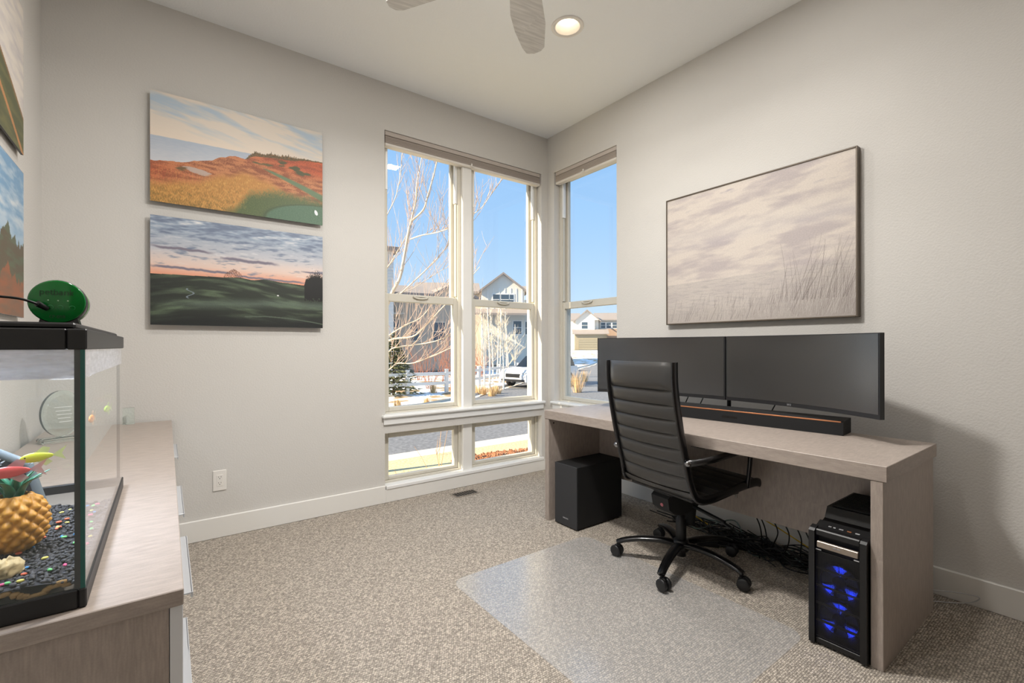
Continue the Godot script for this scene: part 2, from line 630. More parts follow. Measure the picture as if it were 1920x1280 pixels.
func windows():
	var fa := func(a: float, y: float, d: float) -> Vector3: return Vector3(a, y, -d)
	var fb := func(a: float, y: float, d: float) -> Vector3: return Vector3(d, y, a)
	var w := frame_node("window_1", "pair of tall hung windows beside the room corner")
	double_hung(w, fa, -1.56, -0.888)
	double_hung(w, fa, -0.80, -0.072)
	var st := mb()
	bx(st, Vector3(-0.888, 0.63, -0.19), Vector3(-0.80, 2.709, -0.03), 0.004)
	obj("mullion", st, M.trim, w)
	st = mb()
	bx(st, Vector3(-1.585, 0.612, -0.07), Vector3(-0.048, 0.634, 0.034), 0.006)
	bx(st, Vector3(-1.559, 0.606, -0.19), Vector3(-0.073, 0.630, -0.05), 0.002)
	obj("stool", st, M.sill, w)
	st = mb()
	bx(st, Vector3(-1.572, 0.562, 0), Vector3(-0.058, 0.612, 0.016), 0.004)
	obj("apron", st, M.sill, w)
	shade(fa, -1.553, -0.082, "long raised pleated shade over the pair of windows")
	w = frame_node("window_2", "pair of low fixed windows under the tall pair")
	for r in [[-1.56, -0.888], [-0.80, -0.072]]:
		st = mb()
		var a0: float = r[0]
		var a1: float = r[1]
		for q in [[a0, 0.11, a0 + 0.022, 0.5], [a1 - 0.022, 0.11, a1, 0.5], [a0 + 0.022, 0.484, a1 - 0.022, 0.5], [a0 + 0.022, 0.118, a1 - 0.022, 0.136]]:
			bx(st, fa.call(q[0], q[1], 0.06), fa.call(q[2], q[3], 0.18), 0.003)
		obj("frame", st, M.frame, w)
		sash(w, "fixed_sash", fa, a0 + 0.022, a1 - 0.022, 0.136, 0.484, 0.075, 0.115, 0.036, 0.034, 0.026)
	st = mb()
	bx(st, Vector3(-0.888, 0.11, -0.19), Vector3(-0.80, 0.50, -0.03), 0.004)
	obj("mullion", st, M.trim, w)
	st = mb()
	bx(st, Vector3(-1.559, 0.092, -0.19), Vector3(-0.073, 0.120, -0.0), 0.002)
	bx(st, Vector3(-1.556, 0.094, -0.002), Vector3(-0.06, 0.122, 0.024), 0.005)
	obj("stool", st, M.sill, w)
	w = frame_node("window_3", "single tall hung window in the right wall")
	double_hung(w, fb, 0.093, 0.826)
	st = mb()
	bx(st, Vector3(-0.034, 0.612, 0.066), Vector3(0.07, 0.634, 0.85), 0.006)
	bx(st, Vector3(0.05, 0.606, 0.094), Vector3(0.19, 0.630, 0.825), 0.002)
	obj("stool", st, M.sill, w)
	st = mb()
	bx(st, Vector3(-0.016, 0.562, 0.08), Vector3(0, 0.612, 0.84), 0.004)
	obj("apron", st, M.sill, w)
	shade(fb, 0.103, 0.818, "short raised pleated shade over the single window")

const LAMPS := [Vector2(-0.898, 1.224), Vector2(-2.44, 1.224), Vector2(-0.898, 2.28), Vector2(-2.44, 2.28)]
const LAMP_ENERGY := [0.9, 0.9, 0.8, 0.8]

func downlights():
	for i in LAMPS.size():
		var p: Vector2 = LAMPS[i]
		var t := thing("recessed_downlight", "lit round recessed downlight in the ceiling", "downlight", Vector3(p.x, CEIL, p.y), 0.0, "recessed downlights")
		var st := mb()
		lathe(st, [Vector2(0.074, 0.001), Vector2(0.074, -0.004), Vector2(0.092, -0.006), Vector2(0.098, -0.003), Vector2(0.098, 0.0)].map(func(q): return Vector2(q.x, q.y)), 40)
		obj("trim_ring", st, M.white_plastic, t)
		st = mb()
		lathe(st, [Vector2(0.050, 0.062), Vector2(0.075, -0.002)], 40)
		lathe(st, [Vector2(0.077, -0.002), Vector2(0.052, 0.063)], 40)
		obj("baffle", st, M.white_plastic, t)
		st = mb()
		lathe(st, [Vector2(0.0, 0.050), Vector2(0.04, 0.052), Vector2(0.052, 0.060), Vector2(0.052, 0.066), Vector2(0.0, 0.066)], 32)
		obj("lens", st, glow(Color(1.0, 0.93, 0.82), 6.0), t)
		var l := AreaLight3D.new()
		l.name = "lamp_light"
		l.light_color = Color(1.0, 0.985, 0.965)
		l.light_energy = LAMP_ENERGY[i]
		l.area_size = Vector2(0.13, 0.13)
		l.area_range = 12.0
		l.area_attenuation = 2.0
		l.shadow_enabled = true
		t.add_child(l)
		l.position = Vector3(0, -0.009, 0)
		l.rotation_degrees.x = -90

func ceiling_fan():
	var c := Vector3(-1.685, 2.75, 1.752)
	var t := thing("ceiling_fan", "five-bladed ceiling fan with weathered grey wood blades", "fan", c)
	var st := mb()
	lathe(st, [Vector2(0, -0.09), Vector2(0.06, -0.088), Vector2(0.10, -0.05), Vector2(0.11, 0.0), Vector2(0.10, 0.05), Vector2(0.05, 0.08), Vector2(0, 0.085)], 32)
	obj("motor_housing", st, M.alu, t)
	st = mb()
	lathe(st, [Vector2(0.0, 0.08), Vector2(0.014, 0.08), Vector2(0.014, 0.25), Vector2(0.07, 0.262), Vector2(0.075, 0.30), Vector2(0, 0.30)], 24)
	obj("down_rod", st, M.alu, t)
	st = mb()
	lathe(st, [Vector2(0, -0.118), Vector2(0.07, -0.116), Vector2(0.105, -0.104), Vector2(0.110, -0.088), Vector2(0.0, -0.088)], 40)
	obj("light_kit", st, glow(Color(1.0, 0.96, 0.90), 4.0), t)
	var l := AreaLight3D.new()
	l.name = "fan_light"
	l.light_color = Color(1.0, 0.985, 0.965)
	l.light_energy = 5.1
	l.area_size = Vector2(0.2, 0.2)
	l.area_range = 12.0
	l.area_attenuation = 2.0
	l.shadow_enabled = true
	t.add_child(l)
	l.position = Vector3(0, -0.121, 0)
	l.rotation_degrees.x = -90
	world_map(M.fan_wood, 2.2)
	for k in 5:
		var a := deg_to_rad(-43.5 - 72.0 * k)
		var b := Basis(Vector3.UP, -a) * Basis(Vector3.RIGHT, deg_to_rad(-9))
		st = mb()
		var out := PackedVector2Array()
		for q in [[0.10, -0.035], [0.18, -0.06], [0.34, -0.085], [0.46, -0.083], [0.60, -0.066], [0.655, -0.050], [0.672, -0.01], [0.665, 0.028], [0.640, 0.050], [0.46, 0.075], [0.30, 0.075], [0.18, 0.055], [0.10, 0.035]]:
			out.append(Vector2(q[0], q[1]))
		prism(st, out, -0.004, 0.004, 1)
		var o := obj("blade", st, M.fan_wood, t)
		o.basis = b
		st = mb()
		bx(st, Vector3(0.07, 0.004, -0.02), Vector3(0.2, 0.010, 0.02), 0.003)
		obj("blade_iron", st, M.alu, o)

# ---------------------------------------------------------------- pictures on the walls
func canvas(label: String, xf: Transform3D, w: float, h: float, im: Image, thick: float, framed := false):
	# local x right, y up, z out of the wall
	var t := thing("framed_print" if framed else "landscape_print", label, "picture")
	t.transform = xf
	var m := mat(Color(1, 1, 1), 0.5 if not framed else 0.7)
	m.albedo_texture = ImageTexture.create_from_image(im)
	var st := mb()
	var e := 0.008 if framed else 0.0
	grid(st, 1, 1, func(u, v): return Vector3((u - 0.5) * (w - 2 * e), (v - 0.5) * (h - 2 * e), thick - (0.006 if framed else 0.0)), -1)
	# uv of the sheet
	st = mb()
	var zz := thick - (0.006 if framed else -0.0005)
	for q in [[0, 0], [1, 1], [1, 0], [0, 0], [0, 1], [1, 1]]:
		st.set_uv(Vector2(q[0], 1.0 - q[1]))
		st.add_vertex(Vector3((q[0] - 0.5) * (w - 2 * e), (q[1] - 0.5) * (h - 2 * e), zz))
	obj("printed_sheet", st, m, t)
	st = mb()
	if framed:
		for r in [[-w / 2, -h / 2, -w / 2 + e, h / 2], [w / 2 - e, -h / 2, w / 2, h / 2], [-w / 2 + e, h / 2 - e, w / 2 - e, h / 2], [-w / 2 + e, -h / 2, w / 2 - e, -h / 2 + e]]:
			bx(st, Vector3(r[0], r[1], 0.001), Vector3(r[2], r[3], thick), 0.0015)
		obj("frame", st, mat(srgb(98, 88, 76), 0.45, 0.3), t)
		st = mb()
		bx(st, Vector3(-w / 2 + e, -h / 2 + e, 0.002), Vector3(w / 2 - e, h / 2 - e, thick - 0.008))
		obj("backing", st, M.hole, t)
	else:
		bx(st, Vector3(-w / 2, -h / 2, thick - 0.008), Vector3(w / 2, h / 2, thick), 0.0006)
		obj("panel", st, mat(srgb(24, 23, 22), 0.4), t)
		st = mb()
		bx(st, Vector3(-w / 2 + 0.12, -h / 2 + 0.10, 0.001), Vector3(w / 2 - 0.12, h / 2 - 0.10, thick - 0.008))
		obj("hanging_block", st, M.hole, t)

func mixc(a: Color, b: Color, t: float) -> Color:
	return a.lerp(b, clampf(t, 0.0, 1.0))

func table(u: float, pts: Array) -> float:
	for i in pts.size() - 1:
		if u <= pts[i + 1][0]:
			var t: float = (u - pts[i][0]) / (pts[i + 1][0] - pts[i][0])
			t = t * t * (3 - 2 * t)
			return lerpf(pts[i][1], pts[i + 1][1], clampf(t, 0, 1))
	return pts[-1][1]

func paint_links() -> Image:
	var n := noise(1.0, 4, 71)
	var f := noise(1.0, 2, 72)
	var im := picture(640, 432, func(u: float, v: float) -> Color:
		var hz := 0.405 - 0.03 * u
		var land := table(u, [[0.0, 0.635], [0.12, 0.61], [0.30, 0.545], [0.38, 0.48], [0.44, 0.445], [0.50, 0.455], [0.56, 0.405], [0.7, 0.385], [1.0, 0.325]]) + 0.010 * n.get_noise_2d(u * 12, 3.0)
		var trees := 0.0
		if u > 0.50: trees = table(u, [[0.50, 0.0], [0.53, 0.03], [0.57, 0.05], [0.62, 0.035], [0.67, 0.055], [0.72, 0.04], [0.78, 0.052], [0.84, 0.03], [0.9, 0.018], [1.0, 0.012]]) * (0.62 + 0.9 * absf(f.get_noise_2d(u * 75, 9.0)))
		if v < land - trees:
			if v > hz and u < 0.56:
				return mixc(srgb(170, 180, 194), srgb(196, 198, 204), (v - hz) / 0.2 + 0.3 * f.get_noise_2d(u * 14, v * 70))
			var s := n.get_noise_2d(u * 1.6 + v, v * 7.0 - u * 2.0) + 0.25 * f.get_noise_2d(u * 4, v * 20 - u * 5)
			var c := mixc(srgb(218, 206, 192), srgb(172, 188, 202), s * 1.5 + 0.30 - 1.6 * absf(v - 0.12))
			return mixc(c, srgb(224, 209, 192), (v - 0.22) * 7.0)
		if v < land:
			return mixc(srgb(74, 70, 46), srgb(134, 96, 58), 0.5 + 0.9 * n.get_noise_2d(u * 50, v * 60))
		var patch := n.get_noise_2d(u * 7, v * 18)
		var fine := f.get_noise_2d(u * 90, v * 110)
		var c := mixc(srgb(196, 130, 84), srgb(140, 80, 50), 0.4 + 1.6 * patch + 0.9 * fine)
		c = mixc(c, mixc(srgb(198, 98, 60), srgb(150, 74, 48), 0.4 + fine + patch), (0.34 - u) * 2.6 * (1.0 - absf(v - 0.72) * 6.0))
		# sand pits and scrub with uneven edges
		c = mixc(c, srgb(184, 162, 150), (1.0 - pow((u - 0.24) / 0.075, 2) - pow((v - 0.66 - (u - 0.24) * 0.2) / 0.028, 2) + patch) * 3.0)
		c = mixc(c, srgb(84, 84, 54), (0.9 - pow((u - 0.80) / 0.10, 2) - pow((v - 0.45 - (u - 0.8) * 0.3) / 0.035, 2) + 2.0 * patch) * 2.5)
		c = mixc(c, srgb(96, 88, 54), (0.8 - pow((u - 0.6) / 0.06, 2) - pow((v - 0.47) / 0.02, 2) + 1.6 * patch) * 2.5)
		c = mixc(c, srgb(104, 82, 50), (0.8 - pow((u - 0.14) / 0.06, 2) - pow((v - 0.665) / 0.02, 2) + 1.6 * patch) * 2.0)
		# mown strip running away
		var strip := 0.475 + 0.42 * maxf(u - 0.6, 0.0) + 0.25 * pow(maxf(u - 0.6, 0.0), 2)
		c = mixc(c, mixc(srgb(122, 132, 96), srgb(98, 122, 90), u), clampf((u - 0.60) * 12.0, 0.0, 1.0) * (1.0 - absf(v - strip - 0.03) / (0.012 + 0.09 * maxf(u - 0.6, 0.0))) * 2.0)
		# tall golden grass in front
		var g := table(u, [[0.0, 0.80], [0.2, 0.74], [0.4, 0.62], [0.5, 0.56], [0.62, 0.60], [0.8, 0.70], [1.0, 0.80]])
		var k := f.get_noise_2d(u * 210, v * 30) + 0.6 * n.get_noise_2d(u * 26, v * 16)
		var grass := mixc(mixc(srgb(186, 130, 64), srgb(216, 168, 92), k * 1.2), srgb(112, 100, 52), -k * 0.9 + (v - 0.88) * 2.5)
		c = mixc(c, grass, (v - g + 0.03 * fine) * 14.0)
		# green slope and the tee in the lower right
		var gr := table(u, [[0.0, 1.4], [0.3, 1.15], [0.42, 0.95], [0.55, 0.74], [0.7, 0.685], [1.0, 0.70]])
		c = mixc(c, mixc(srgb(72, 88, 50), srgb(92, 106, 62), 0.5 + fine), (v - gr + 0.05 * k) / 0.09)
		var e := 1.0 - pow((u - 1.02) / 0.40, 2) - pow((v - 1.0) / 0.20, 2)
		c = mixc(c, srgb(58, 76, 50), (1.0 - absf(e) * 9.0) * 0.7)
		c = mixc(c, mixc(srgb(86, 116, 92), srgb(72, 102, 78), 0.5 + f.get_noise_2d(u * 60, v * 120)), e * 12.0)
		if pow((u - 0.955) / 0.012, 2) + pow((v - 0.875 - (u - 0.955) * 0.9) / 0.026, 2) < 1.0: c = srgb(226, 230, 234)
		return c)
	rng.seed = 19
	for i in 1500:
		var x := rng.randf_range(0, 330)
		var y := rng.randf_range(300, 430)
		if y > 430 - x * 0.05: continue
		stroke(im, Vector2(x, y), Vector2(x + rng.randf_range(-3, 5), y - rng.randf_range(8, 18)), 0.0, srgb(226, 176, 96) if rng.randf() < 0.6 else srgb(120, 92, 48), rng.randf_range(0.15, 0.4))
	return im

func k2(f: FastNoiseLite, u: float, v: float) -> float:
	return f.get_noise_2d(u * 40, v * 40)

func paint_dusk() -> Image:
	var n := noise(1.0, 4, 81)
	var f := noise(1.0, 3, 82)
	return picture(600, 404, func(u: float, v: float) -> Color:
		var land := table(u, [[0.0, 0.535], [0.15, 0.53], [0.35, 0.525], [0.47, 0.515], [0.55, 0.53], [0.62, 0.515], [0.75, 0.535], [0.9, 0.55], [1.0, 0.55]])
		var tree := 0.0
		if u > 0.87: tree = table(u, [[0.87, 0.0], [0.89, 0.10], [0.93, 0.155], [0.97, 0.165], [1.0, 0.13]]) * (0.62 + 0.9 * absf(f.get_noise_2d(u * 120, v * 40)))
		if absf(u - 0.435) < 0.055:
			var w := 1.0 - absf(u - 0.435) / 0.055
			if v < land and v > land - 0.085 * sqrt(w) and f.get_noise_2d(u * 170, v * 110) > 0.02 + 0.2 * (v - land + 0.06) / 0.06: return mixc(srgb(120, 62, 40), srgb(60, 42, 34), f.get_noise_2d(u * 90, v * 90) + 0.4)
		if v < land - tree:
			var c := mixc(srgb(150, 164, 182), srgb(214, 206, 204), (v - 0.1) * 3.2)
			c = mixc(c, srgb(226, 196, 180), (v - 0.30) * 6.0)
			c = mixc(c, srgb(228, 150, 118), (v - 0.44) * 9.0)
			var s := n.get_noise_2d(u * 4.0, v * 14 + u * 2.0) + 0.5 * f.get_noise_2d(u * 12, v * 32)
			c = mixc(c, srgb(112, 124, 146), (s + 0.25 - v * 1.2) * 1.6)
			c = mixc(c, srgb(226, 224, 222), (-s - 0.1 - v) * 1.4)
			for b in [[0.28, 0.0, 0.34, 0.016], [0.335, 0.36, 0.72, 0.02], [0.46, 0.0, 0.46, 0.015], [0.50, 0.44, 0.9, 0.013], [0.40, 0.85, 1.1, 0.012]]:
				var e: float = 1.0 - absf(v - b[0] - 0.05 * (u - b[1]) - 0.01 * f.get_noise_2d(u * 12, b[0] * 50)) / b[3]
				if u > b[1] and u < b[2]: c = mixc(c, srgb(122, 116, 130), e * 1.6 * minf(1.0, 12.0 * minf(u - b[1] + 0.02, b[2] - u)))
			return c
		if v < land or (u > 0.875 and v < 0.70 + 0.05 * n.get_noise_2d(u * 60, v * 30)): return srgb(22, 23, 22)
		var d := (v - land) / (1.0 - land)
		var r := n.get_noise_2d(u * 3.0 + 7.0, v * 14.0 + 0.8 * sin(u * 5.0))
		var c := mixc(srgb(44, 50, 42), srgb(92, 108, 84), r * 1.5 + 0.15)
		c = mixc(c, srgb(98, 112, 100), (1.0 - absf(d - 0.52 - 0.05 * sin(u * 4.0 + 1.0)) / 0.14) * 0.75 * minf(1.0, u * 4.0))
		c = mixc(c, srgb(34, 37, 36), (0.22 - u) * 3.0 * (1.0 - absf(d - 0.3) * 2.5))
		c = mixc(c, srgb(28, 31, 30), (d - 0.74 + 0.10 * sin(u * 6.0)) * 4.0)
		if absf(d - 0.78 - 0.9 * pow(u - 0.62, 2)) < 0.012 and u > 0.5: c = srgb(84, 96, 82)
		if absf(u - 0.20 - 0.018 * sin(d * 40.0)) < 0.005 and d > 0.26 and d < 0.46: c = srgb(120, 132, 140)
		if absf(u - 0.703) < 0.006 and absf(v - 0.672) < 0.007: c = srgb(226, 226, 222)
		return c * (1.0 + 0.10 * f.get_noise_2d(u * 120, v * 120)))

func paint_dunes() -> Image:
	var n := noise(1.0, 4, 91)
	var f := noise(1.0, 3, 92)
	var im := picture(620, 476, func(u: float, v: float) -> Color:
		var s := n.get_noise_2d(u * 2.2 - v, v * 7.0 + u * 1.6) + 0.35 * f.get_noise_2d(u * 6, v * 20)
		var c := mixc(srgb(206, 196, 186), srgb(180, 170, 168), 0.35 + s * 1.5)
		c = mixc(c, srgb(166, 158, 164), (1.0 - absf(v - 0.42 + 0.06 * u) / 0.05) * 0.5 * (0.6 + s))
		c = mixc(c, srgb(212, 204, 194), (1.0 - absf(v - 0.33) / 0.1) * 0.5)
		if v > 0.66 + 0.03 * (1.0 - u):
			c = mixc(c, srgb(186, 178, 172), 0.7)
			c = mixc(c, srgb(166, 158, 156), f.get_noise_2d(u * 10, v * 60) * 1.0)
		c = mixc(c, srgb(176, 167, 160), (v - 0.84 + 0.04 * n.get_noise_2d(u * 5, 2.0)) * 5.0)
		c = mixc(c, srgb(160, 152, 146), (v - (1.25 - 0.75 * u) + 0.05 * n.get_noise_2d(u * 9, 5.0)) * 2.2)
		return c * (1.0 + 0.05 * f.get_noise_2d(u * 90, v * 140)))
	rng.seed = 12
	for i in 900:
		var u := pow(rng.randf(), 0.6)
		var x := u * 620.0
		var base := rng.randf_range(400, 474)
		var tall := rng.randf_range(20, 70) * (0.5 + 1.3 * u * u)
		stroke(im, Vector2(x, base), Vector2(x + tall * rng.randf_range(-0.15, 0.45), base - tall), rng.randf_range(-0.2, 0.1), srgb(120, 110, 106) if rng.randf() < 0.6 else srgb(214, 206, 200), rng.randf_range(0.15, 0.45))
	for i in 46:
		var x := rng.randf_range(410, 600)
		var tall := rng.randf_range(90, 190)
		stroke(im, Vector2(x, 420), Vector2(x + tall * rng.randf_range(-0.05, 0.5), 420 - tall), rng.randf_range(-0.15, 0.12), srgb(92, 84, 80), rng.randf_range(0.3, 0.75))
	for i in 26:
		var x := rng.randf_range(10, 330)
		var tall := rng.randf_range(30, 90)
		stroke(im, Vector2(x, 470), Vector2(x + tall * rng.randf_range(0.1, 0.6), 470 - tall), 0.08, srgb(86, 80, 78), rng.randf_range(0.25, 0.7))
	return im

func paint_side(which: int) -> Image:
	var n := noise(1.0, 4, 100 + which)
	return picture(240, 160, func(u: float, v: float) -> Color:
		var s := n.get_noise_2d(u * 4, v * 12)
		if which == 0:
			var ridge := 0.18 + 0.55 * (1.0 - u)
			ridge = 0.30 + 0.45 * pow(u, 1.4)
			if v < ridge: return mixc(srgb(222, 214, 204), srgb(196, 190, 190), 0.3 + s)
			var c := mixc(srgb(104, 104, 66), srgb(84, 88, 58), 0.5 + s * 2.0)
			if absf(v - ridge - 0.16 - 0.1 * u) < 0.02: c = srgb(184, 130, 82)
			return mixc(c, srgb(170, 116, 76), (ridge + 0.04 - v) * 20.0)
		var rock := 0.42 + 0.10 * absf(sin(u * 9.0)) + 0.08 * n.get_noise_2d(u * 14, 1.0)
		if v < rock:
			return mixc(mixc(srgb(118, 158, 192), srgb(206, 214, 220), v * 1.6 + s), srgb(150, 180, 204), (v - 0.3) * 4.0)
		if v < rock + 0.25: return mixc(srgb(94, 84, 66), srgb(92, 100, 78), 0.5 + s * 2.5)
		return mixc(srgb(150, 92, 62), srgb(122, 92, 72), (v - 0.66) * 2.0 + s))

func wall_pictures():
	canvas("print of orange dune grass, blue sea and a green tee", Transform3D(Basis(), Vector3(-2.4535, 2.243, 0)), 0.906, 0.612, paint_links(), 0.034)
	canvas("print of a dark golf green under a dusk sky", Transform3D(Basis(), Vector3(-2.4535, 1.558, 0)), 0.906, 0.606, paint_dusk(), 0.034)
	var left := Basis(Vector3.UP, PI / 2)
	canvas("print of an olive hillside on the left wall", Transform3D(left, Vector3(XL, 2.243, 0.935)), 0.906, 0.612, paint_side(0), 0.02)
	canvas("print of coastal rocks and blue sky on the left wall", Transform3D(left, Vector3(XL, 1.558, 0.935)), 0.906, 0.606, paint_side(1), 0.02)
	canvas("large pale print of misty dune grass in a thin bronze frame", Transform3D(Basis(Vector3.UP, -PI / 2), Vector3(0, 1.710, 1.864)), 1.12, 0.862, paint_dunes(), 0.042, true)
	var t := thing("wall_outlet", "white duplex power outlet on the wall below the prints", "outlet", Vector3(-2.581, 0.3365, 0))
	var st := mb()
	bx(st, Vector3(-0.035, -0.061, 0), Vector3(0.035, 0.061, 0.006), 0.003)
	obj("cover_plate", st, M.white_plastic, t)
	st = mb()
	bx(st, Vector3(-0.0165, -0.034, 0.005), Vector3(0.0165, 0.034, 0.0075), 0.001)
	var face := obj("receptacle", st, M.white_plastic, t)
	for s in [-1.0, 1.0]:
		st = mb()
		for k in [-1.0, 1.0]: bx(st, Vector3(k * 0.0062 - 0.001, s * 0.017 + 0.001, 0.0072), Vector3(k * 0.0062 + 0.001, s * 0.017 + 0.008, 0.0078))
		T = Transform3D(Basis(Vector3.RIGHT, PI / 2), Vector3(0, s * 0.017 - 0.006, 0.0068))
		lathe(st, [Vector2(0, 0), Vector2(0.0024, 0), Vector2(0.0024, 0.001), Vector2(0, 0.001)], 12)
		T = Transform3D()
		obj("socket_slots", st, M.hole, face)

# ---------------------------------------------------------------- the desk and what stands on it
func desk_things():
	var t := thing("desk", "long grey-brown laminate desk with slab ends along the right wall", "desk", Vector3(-0.515, 0, 1.845))
	T = Transform3D(Basis(), Vector3(0.515, 0, -1.845))
	var st := mb()
	bx(st, Vector3(-0.841, 0.66, 0.938), Vector3(-0.19, 0.715, 2.752), 0.0015)
	obj("desktop", st, M.desk, t)
	for z in [0.941, 2.704]:
		st = mb()
		bx(st, Vector3(-0.839, 0, z), Vector3(-0.192, 0.659, z + 0.037), 0.0015)
		obj("end_panel", st, M.desk_side, t)
	st = mb()
	bx(st, Vector3(-0.365, 0.235, 0.979), Vector3(-0.345, 0.659, 2.703), 0.001)
	obj("modesty_panel", st, M.desk_side, t)
	st = mb()
	bx(st, Vector3(-0.3665, 0.545, 1.70), Vector3(-0.365, 0.575, 1.79))
	obj("sticker", st, M.label, t)
	st = mb()
	for k in 2: bx(st, Vector3(-0.80, 0.625, 0.978), Vector3(-0.79, 0.635, 0.9785))
	obj("cam_cover", st, M.hole, t)
	T = Transform3D()
	# two curved screens meeting in a shallow V
	monitor("curved_monitor", "wide curved monitor at the window end of the desk, chair in front", Vector2(-0.252, 1.846), Vector2(-0.462, 1.055), false)
	monitor("curved_monitor", "wide curved monitor with a small logo at the far end of the desk", Vector2(-0.249, 1.850), Vector2(-0.436, 2.622), true)
	var s := thing("monitor_stand", "black dual monitor stand behind the two screens", "stand", Vector3(-0.212, 0.715, 1.848))
	st = mb()
	bx(st, Vector3(-0.020, 0, -0.10), Vector3(0.021, 0.010, 0.10), 0.003)
	obj("foot_plate", st, M.black, s)
	st = mb()
	T = Transform3D(Basis(), Vector3(-0.0, 0.01, 0))
	lathe(st, [Vector2(0, 0), Vector2(0.011, 0), Vector2(0.011, 0.34), Vector2(0, 0.34)], 20)
	T = Transform3D()
	obj("post", st, M.black, s)
	for e in [[-0.026, -0.428], [-0.012, 0.415]]:
		st = mb()
		tube(st, [Vector3(0, 0.29, 0), Vector3(0.03, 0.29, e[1] * 0.5), Vector3(e[0] + 0.02, 0.29, e[1])], 0.012, 0.011, 10)
		bx(st, Vector3(e[0] + 0.004, 0.25, e[1] - 0.04), Vector3(e[0] + 0.012, 0.33, e[1] + 0.04), 0.002)
		obj("arm", st, M.black, s)
	# sound bar
	var bar := thing("soundbar", "long black soundbar with a copper edge under the monitors", "speaker", Vector3(-0.308, 0.716, 1.838), deg_to_rad(5.3))
	st = mb()
	var prof := PackedVector2Array([Vector2(-0.068, 0.0), Vector2(-0.064, 0.058), Vector2(-0.056, 0.064), Vector2(0.07, 0.070), Vector2(0.07, 0.0)])
	prism(st, prof, -0.61, 0.61, 2)
	obj("grille_body", st, mat(srgb(16, 16, 18), 0.8), bar)
	st = mb()
	bx(st, Vector3(-0.0645, 0.0585, -0.60), Vector3(-0.0555, 0.0645, 0.60), 0.001)
	obj("copper_strip", st, M.copper, bar)
	st = mb()
	bx(st, Vector3(-0.0665, 0.022, 0.05), Vector3(-0.0655, 0.034, 0.13))
	obj("display_window", st, M.black_gloss, bar)
	for q in [[-0.055, 0.605], [-0.03, 0.605], [-0.005, 0.605]]:
		st = mb()
		bx(st, Vector3(q[0], 0.045, 0.6095), Vector3(q[0] + 0.006, 0.05, 0.6105))
		obj("vent", st, M.hole, bar)
	for q in [[1.70, 0], [1.60, 0], [2.12, 0]]:
		var c := obj("screen_lead", thin_lead([Vector3(-0.205, 0.86, q[0]), Vector3(-0.20, 0.80, q[0] - 0.03), Vector3(-0.202, 0.745, q[0] - 0.06), Vector3(-0.212, 0.7195, q[0] - 0.10)]), M.cord)
		tag(c, "thin black lead hanging behind the monitors onto the desk", "cable", "leads behind the monitors")

func thin_lead(pts: Array, r := 0.0032) -> SurfaceTool:
	var st := mb()
	tube(st, spline(pts, 9), r, r, 6)
	return st

func monitor(called: String, label: String, inner: Vector2, outer: Vector2, logo: bool):
	var chord := outer - inner
	var mid := (inner + outer) / 2.0
	var away := Vector2(-chord.y, chord.x).normalized()
	if away.x < 0: away = -away          # from the sitter to the wall
	var half := chord.length() / 2.0
	var R := 1.5
	var sag := R - sqrt(R * R - half * half)
	var cen := mid + away * sag - away * R
	var a_in := (inner - cen).angle()
	var span := wrapf((outer - cen).angle() - a_in, -PI, PI)
	var y0 := 0.822
	var y1 := 1.188
	var t := thing(called, label, "monitor", Vector3(mid.x, y0, mid.y), 0.0, "monitors on the desk")
	T = Transform3D(Basis(), -Vector3(mid.x, y0, mid.y))
	var pt := func(s: float, r: float, y: float) -> Vector3:
		var a := a_in + span * s
		return Vector3(cen.x + cos(a) * r, y, cen.y + sin(a) * r)
	var n := 20
	var slab := func(st: SurfaceTool, s0: float, s1: float, r0: float, r1: float, ya: float, yb: float):
		for i in n:
			var u := lerpf(s0, s1, float(i) / n)
			var v := lerpf(s0, s1, float(i + 1) / n)
			var inw: Vector3 = Vector3(cen.x, 0, cen.y) - pt.call(u, R, 0.0)
			st.set_smooth_group(1)
			poly(st, [pt.call(u, r0, ya), pt.call(v, r0, ya), pt.call(v, r0, yb), pt.call(u, r0, yb)], inw)
			st.set_smooth_group(2)
			poly(st, [pt.call(u, r1, ya), pt.call(v, r1, ya), pt.call(v, r1, yb), pt.call(u, r1, yb)], -inw)
			st.set_smooth_group(-1)
			poly(st, [pt.call(u, r0, yb), pt.call(v, r0, yb), pt.call(v, r1, yb), pt.call(u, r1, yb)], Vector3.UP)
			poly(st, [pt.call(u, r0, ya), pt.call(v, r0, ya), pt.call(v, r1, ya), pt.call(u, r1, ya)], Vector3.DOWN)
		for e in [s0, s1]:
			poly(st, [pt.call(e, r0, ya), pt.call(e, r1, ya), pt.call(e, r1, yb), pt.call(e, r0, yb)], pt.call(e, R, 0.0) - pt.call(0.5, R, 0.0))
	var st := mb()
	slab.call(st, 0.0, 1.0, R, R + 0.022, y0, y1)
	obj("housing", st, M.bezel, t)
	st = mb()
	slab.call(st, 0.008, 0.992, R - 0.0015, R, y0 + 0.020, y1 - 0.004)
	obj("screen", st, M.screen, t)
	st = mb()
	slab.call(st, 0.30, 0.70, R + 0.022, R + 0.055, y0 + 0.06, y1 - 0.06)
	obj("rear_cover", st, M.black, t)
	T = Transform3D()
	if logo:
		var s := 0.44
		var p: Vector3 = pt.call(s, R - 0.0006, y0 + 0.010) - Vector3(mid.x, y0, mid.y)
		var nrm: Vector3 = (Vector3(cen.x, 0, cen.y) - pt.call(s, R, 0.0)).normalized()
		var b := Basis(Vector3.UP.cross(nrm).normalized(), Vector3.UP, nrm)
		lettering("maker_mark", "MSI", 0.010, M.print_grey, t, Transform3D(b, p))

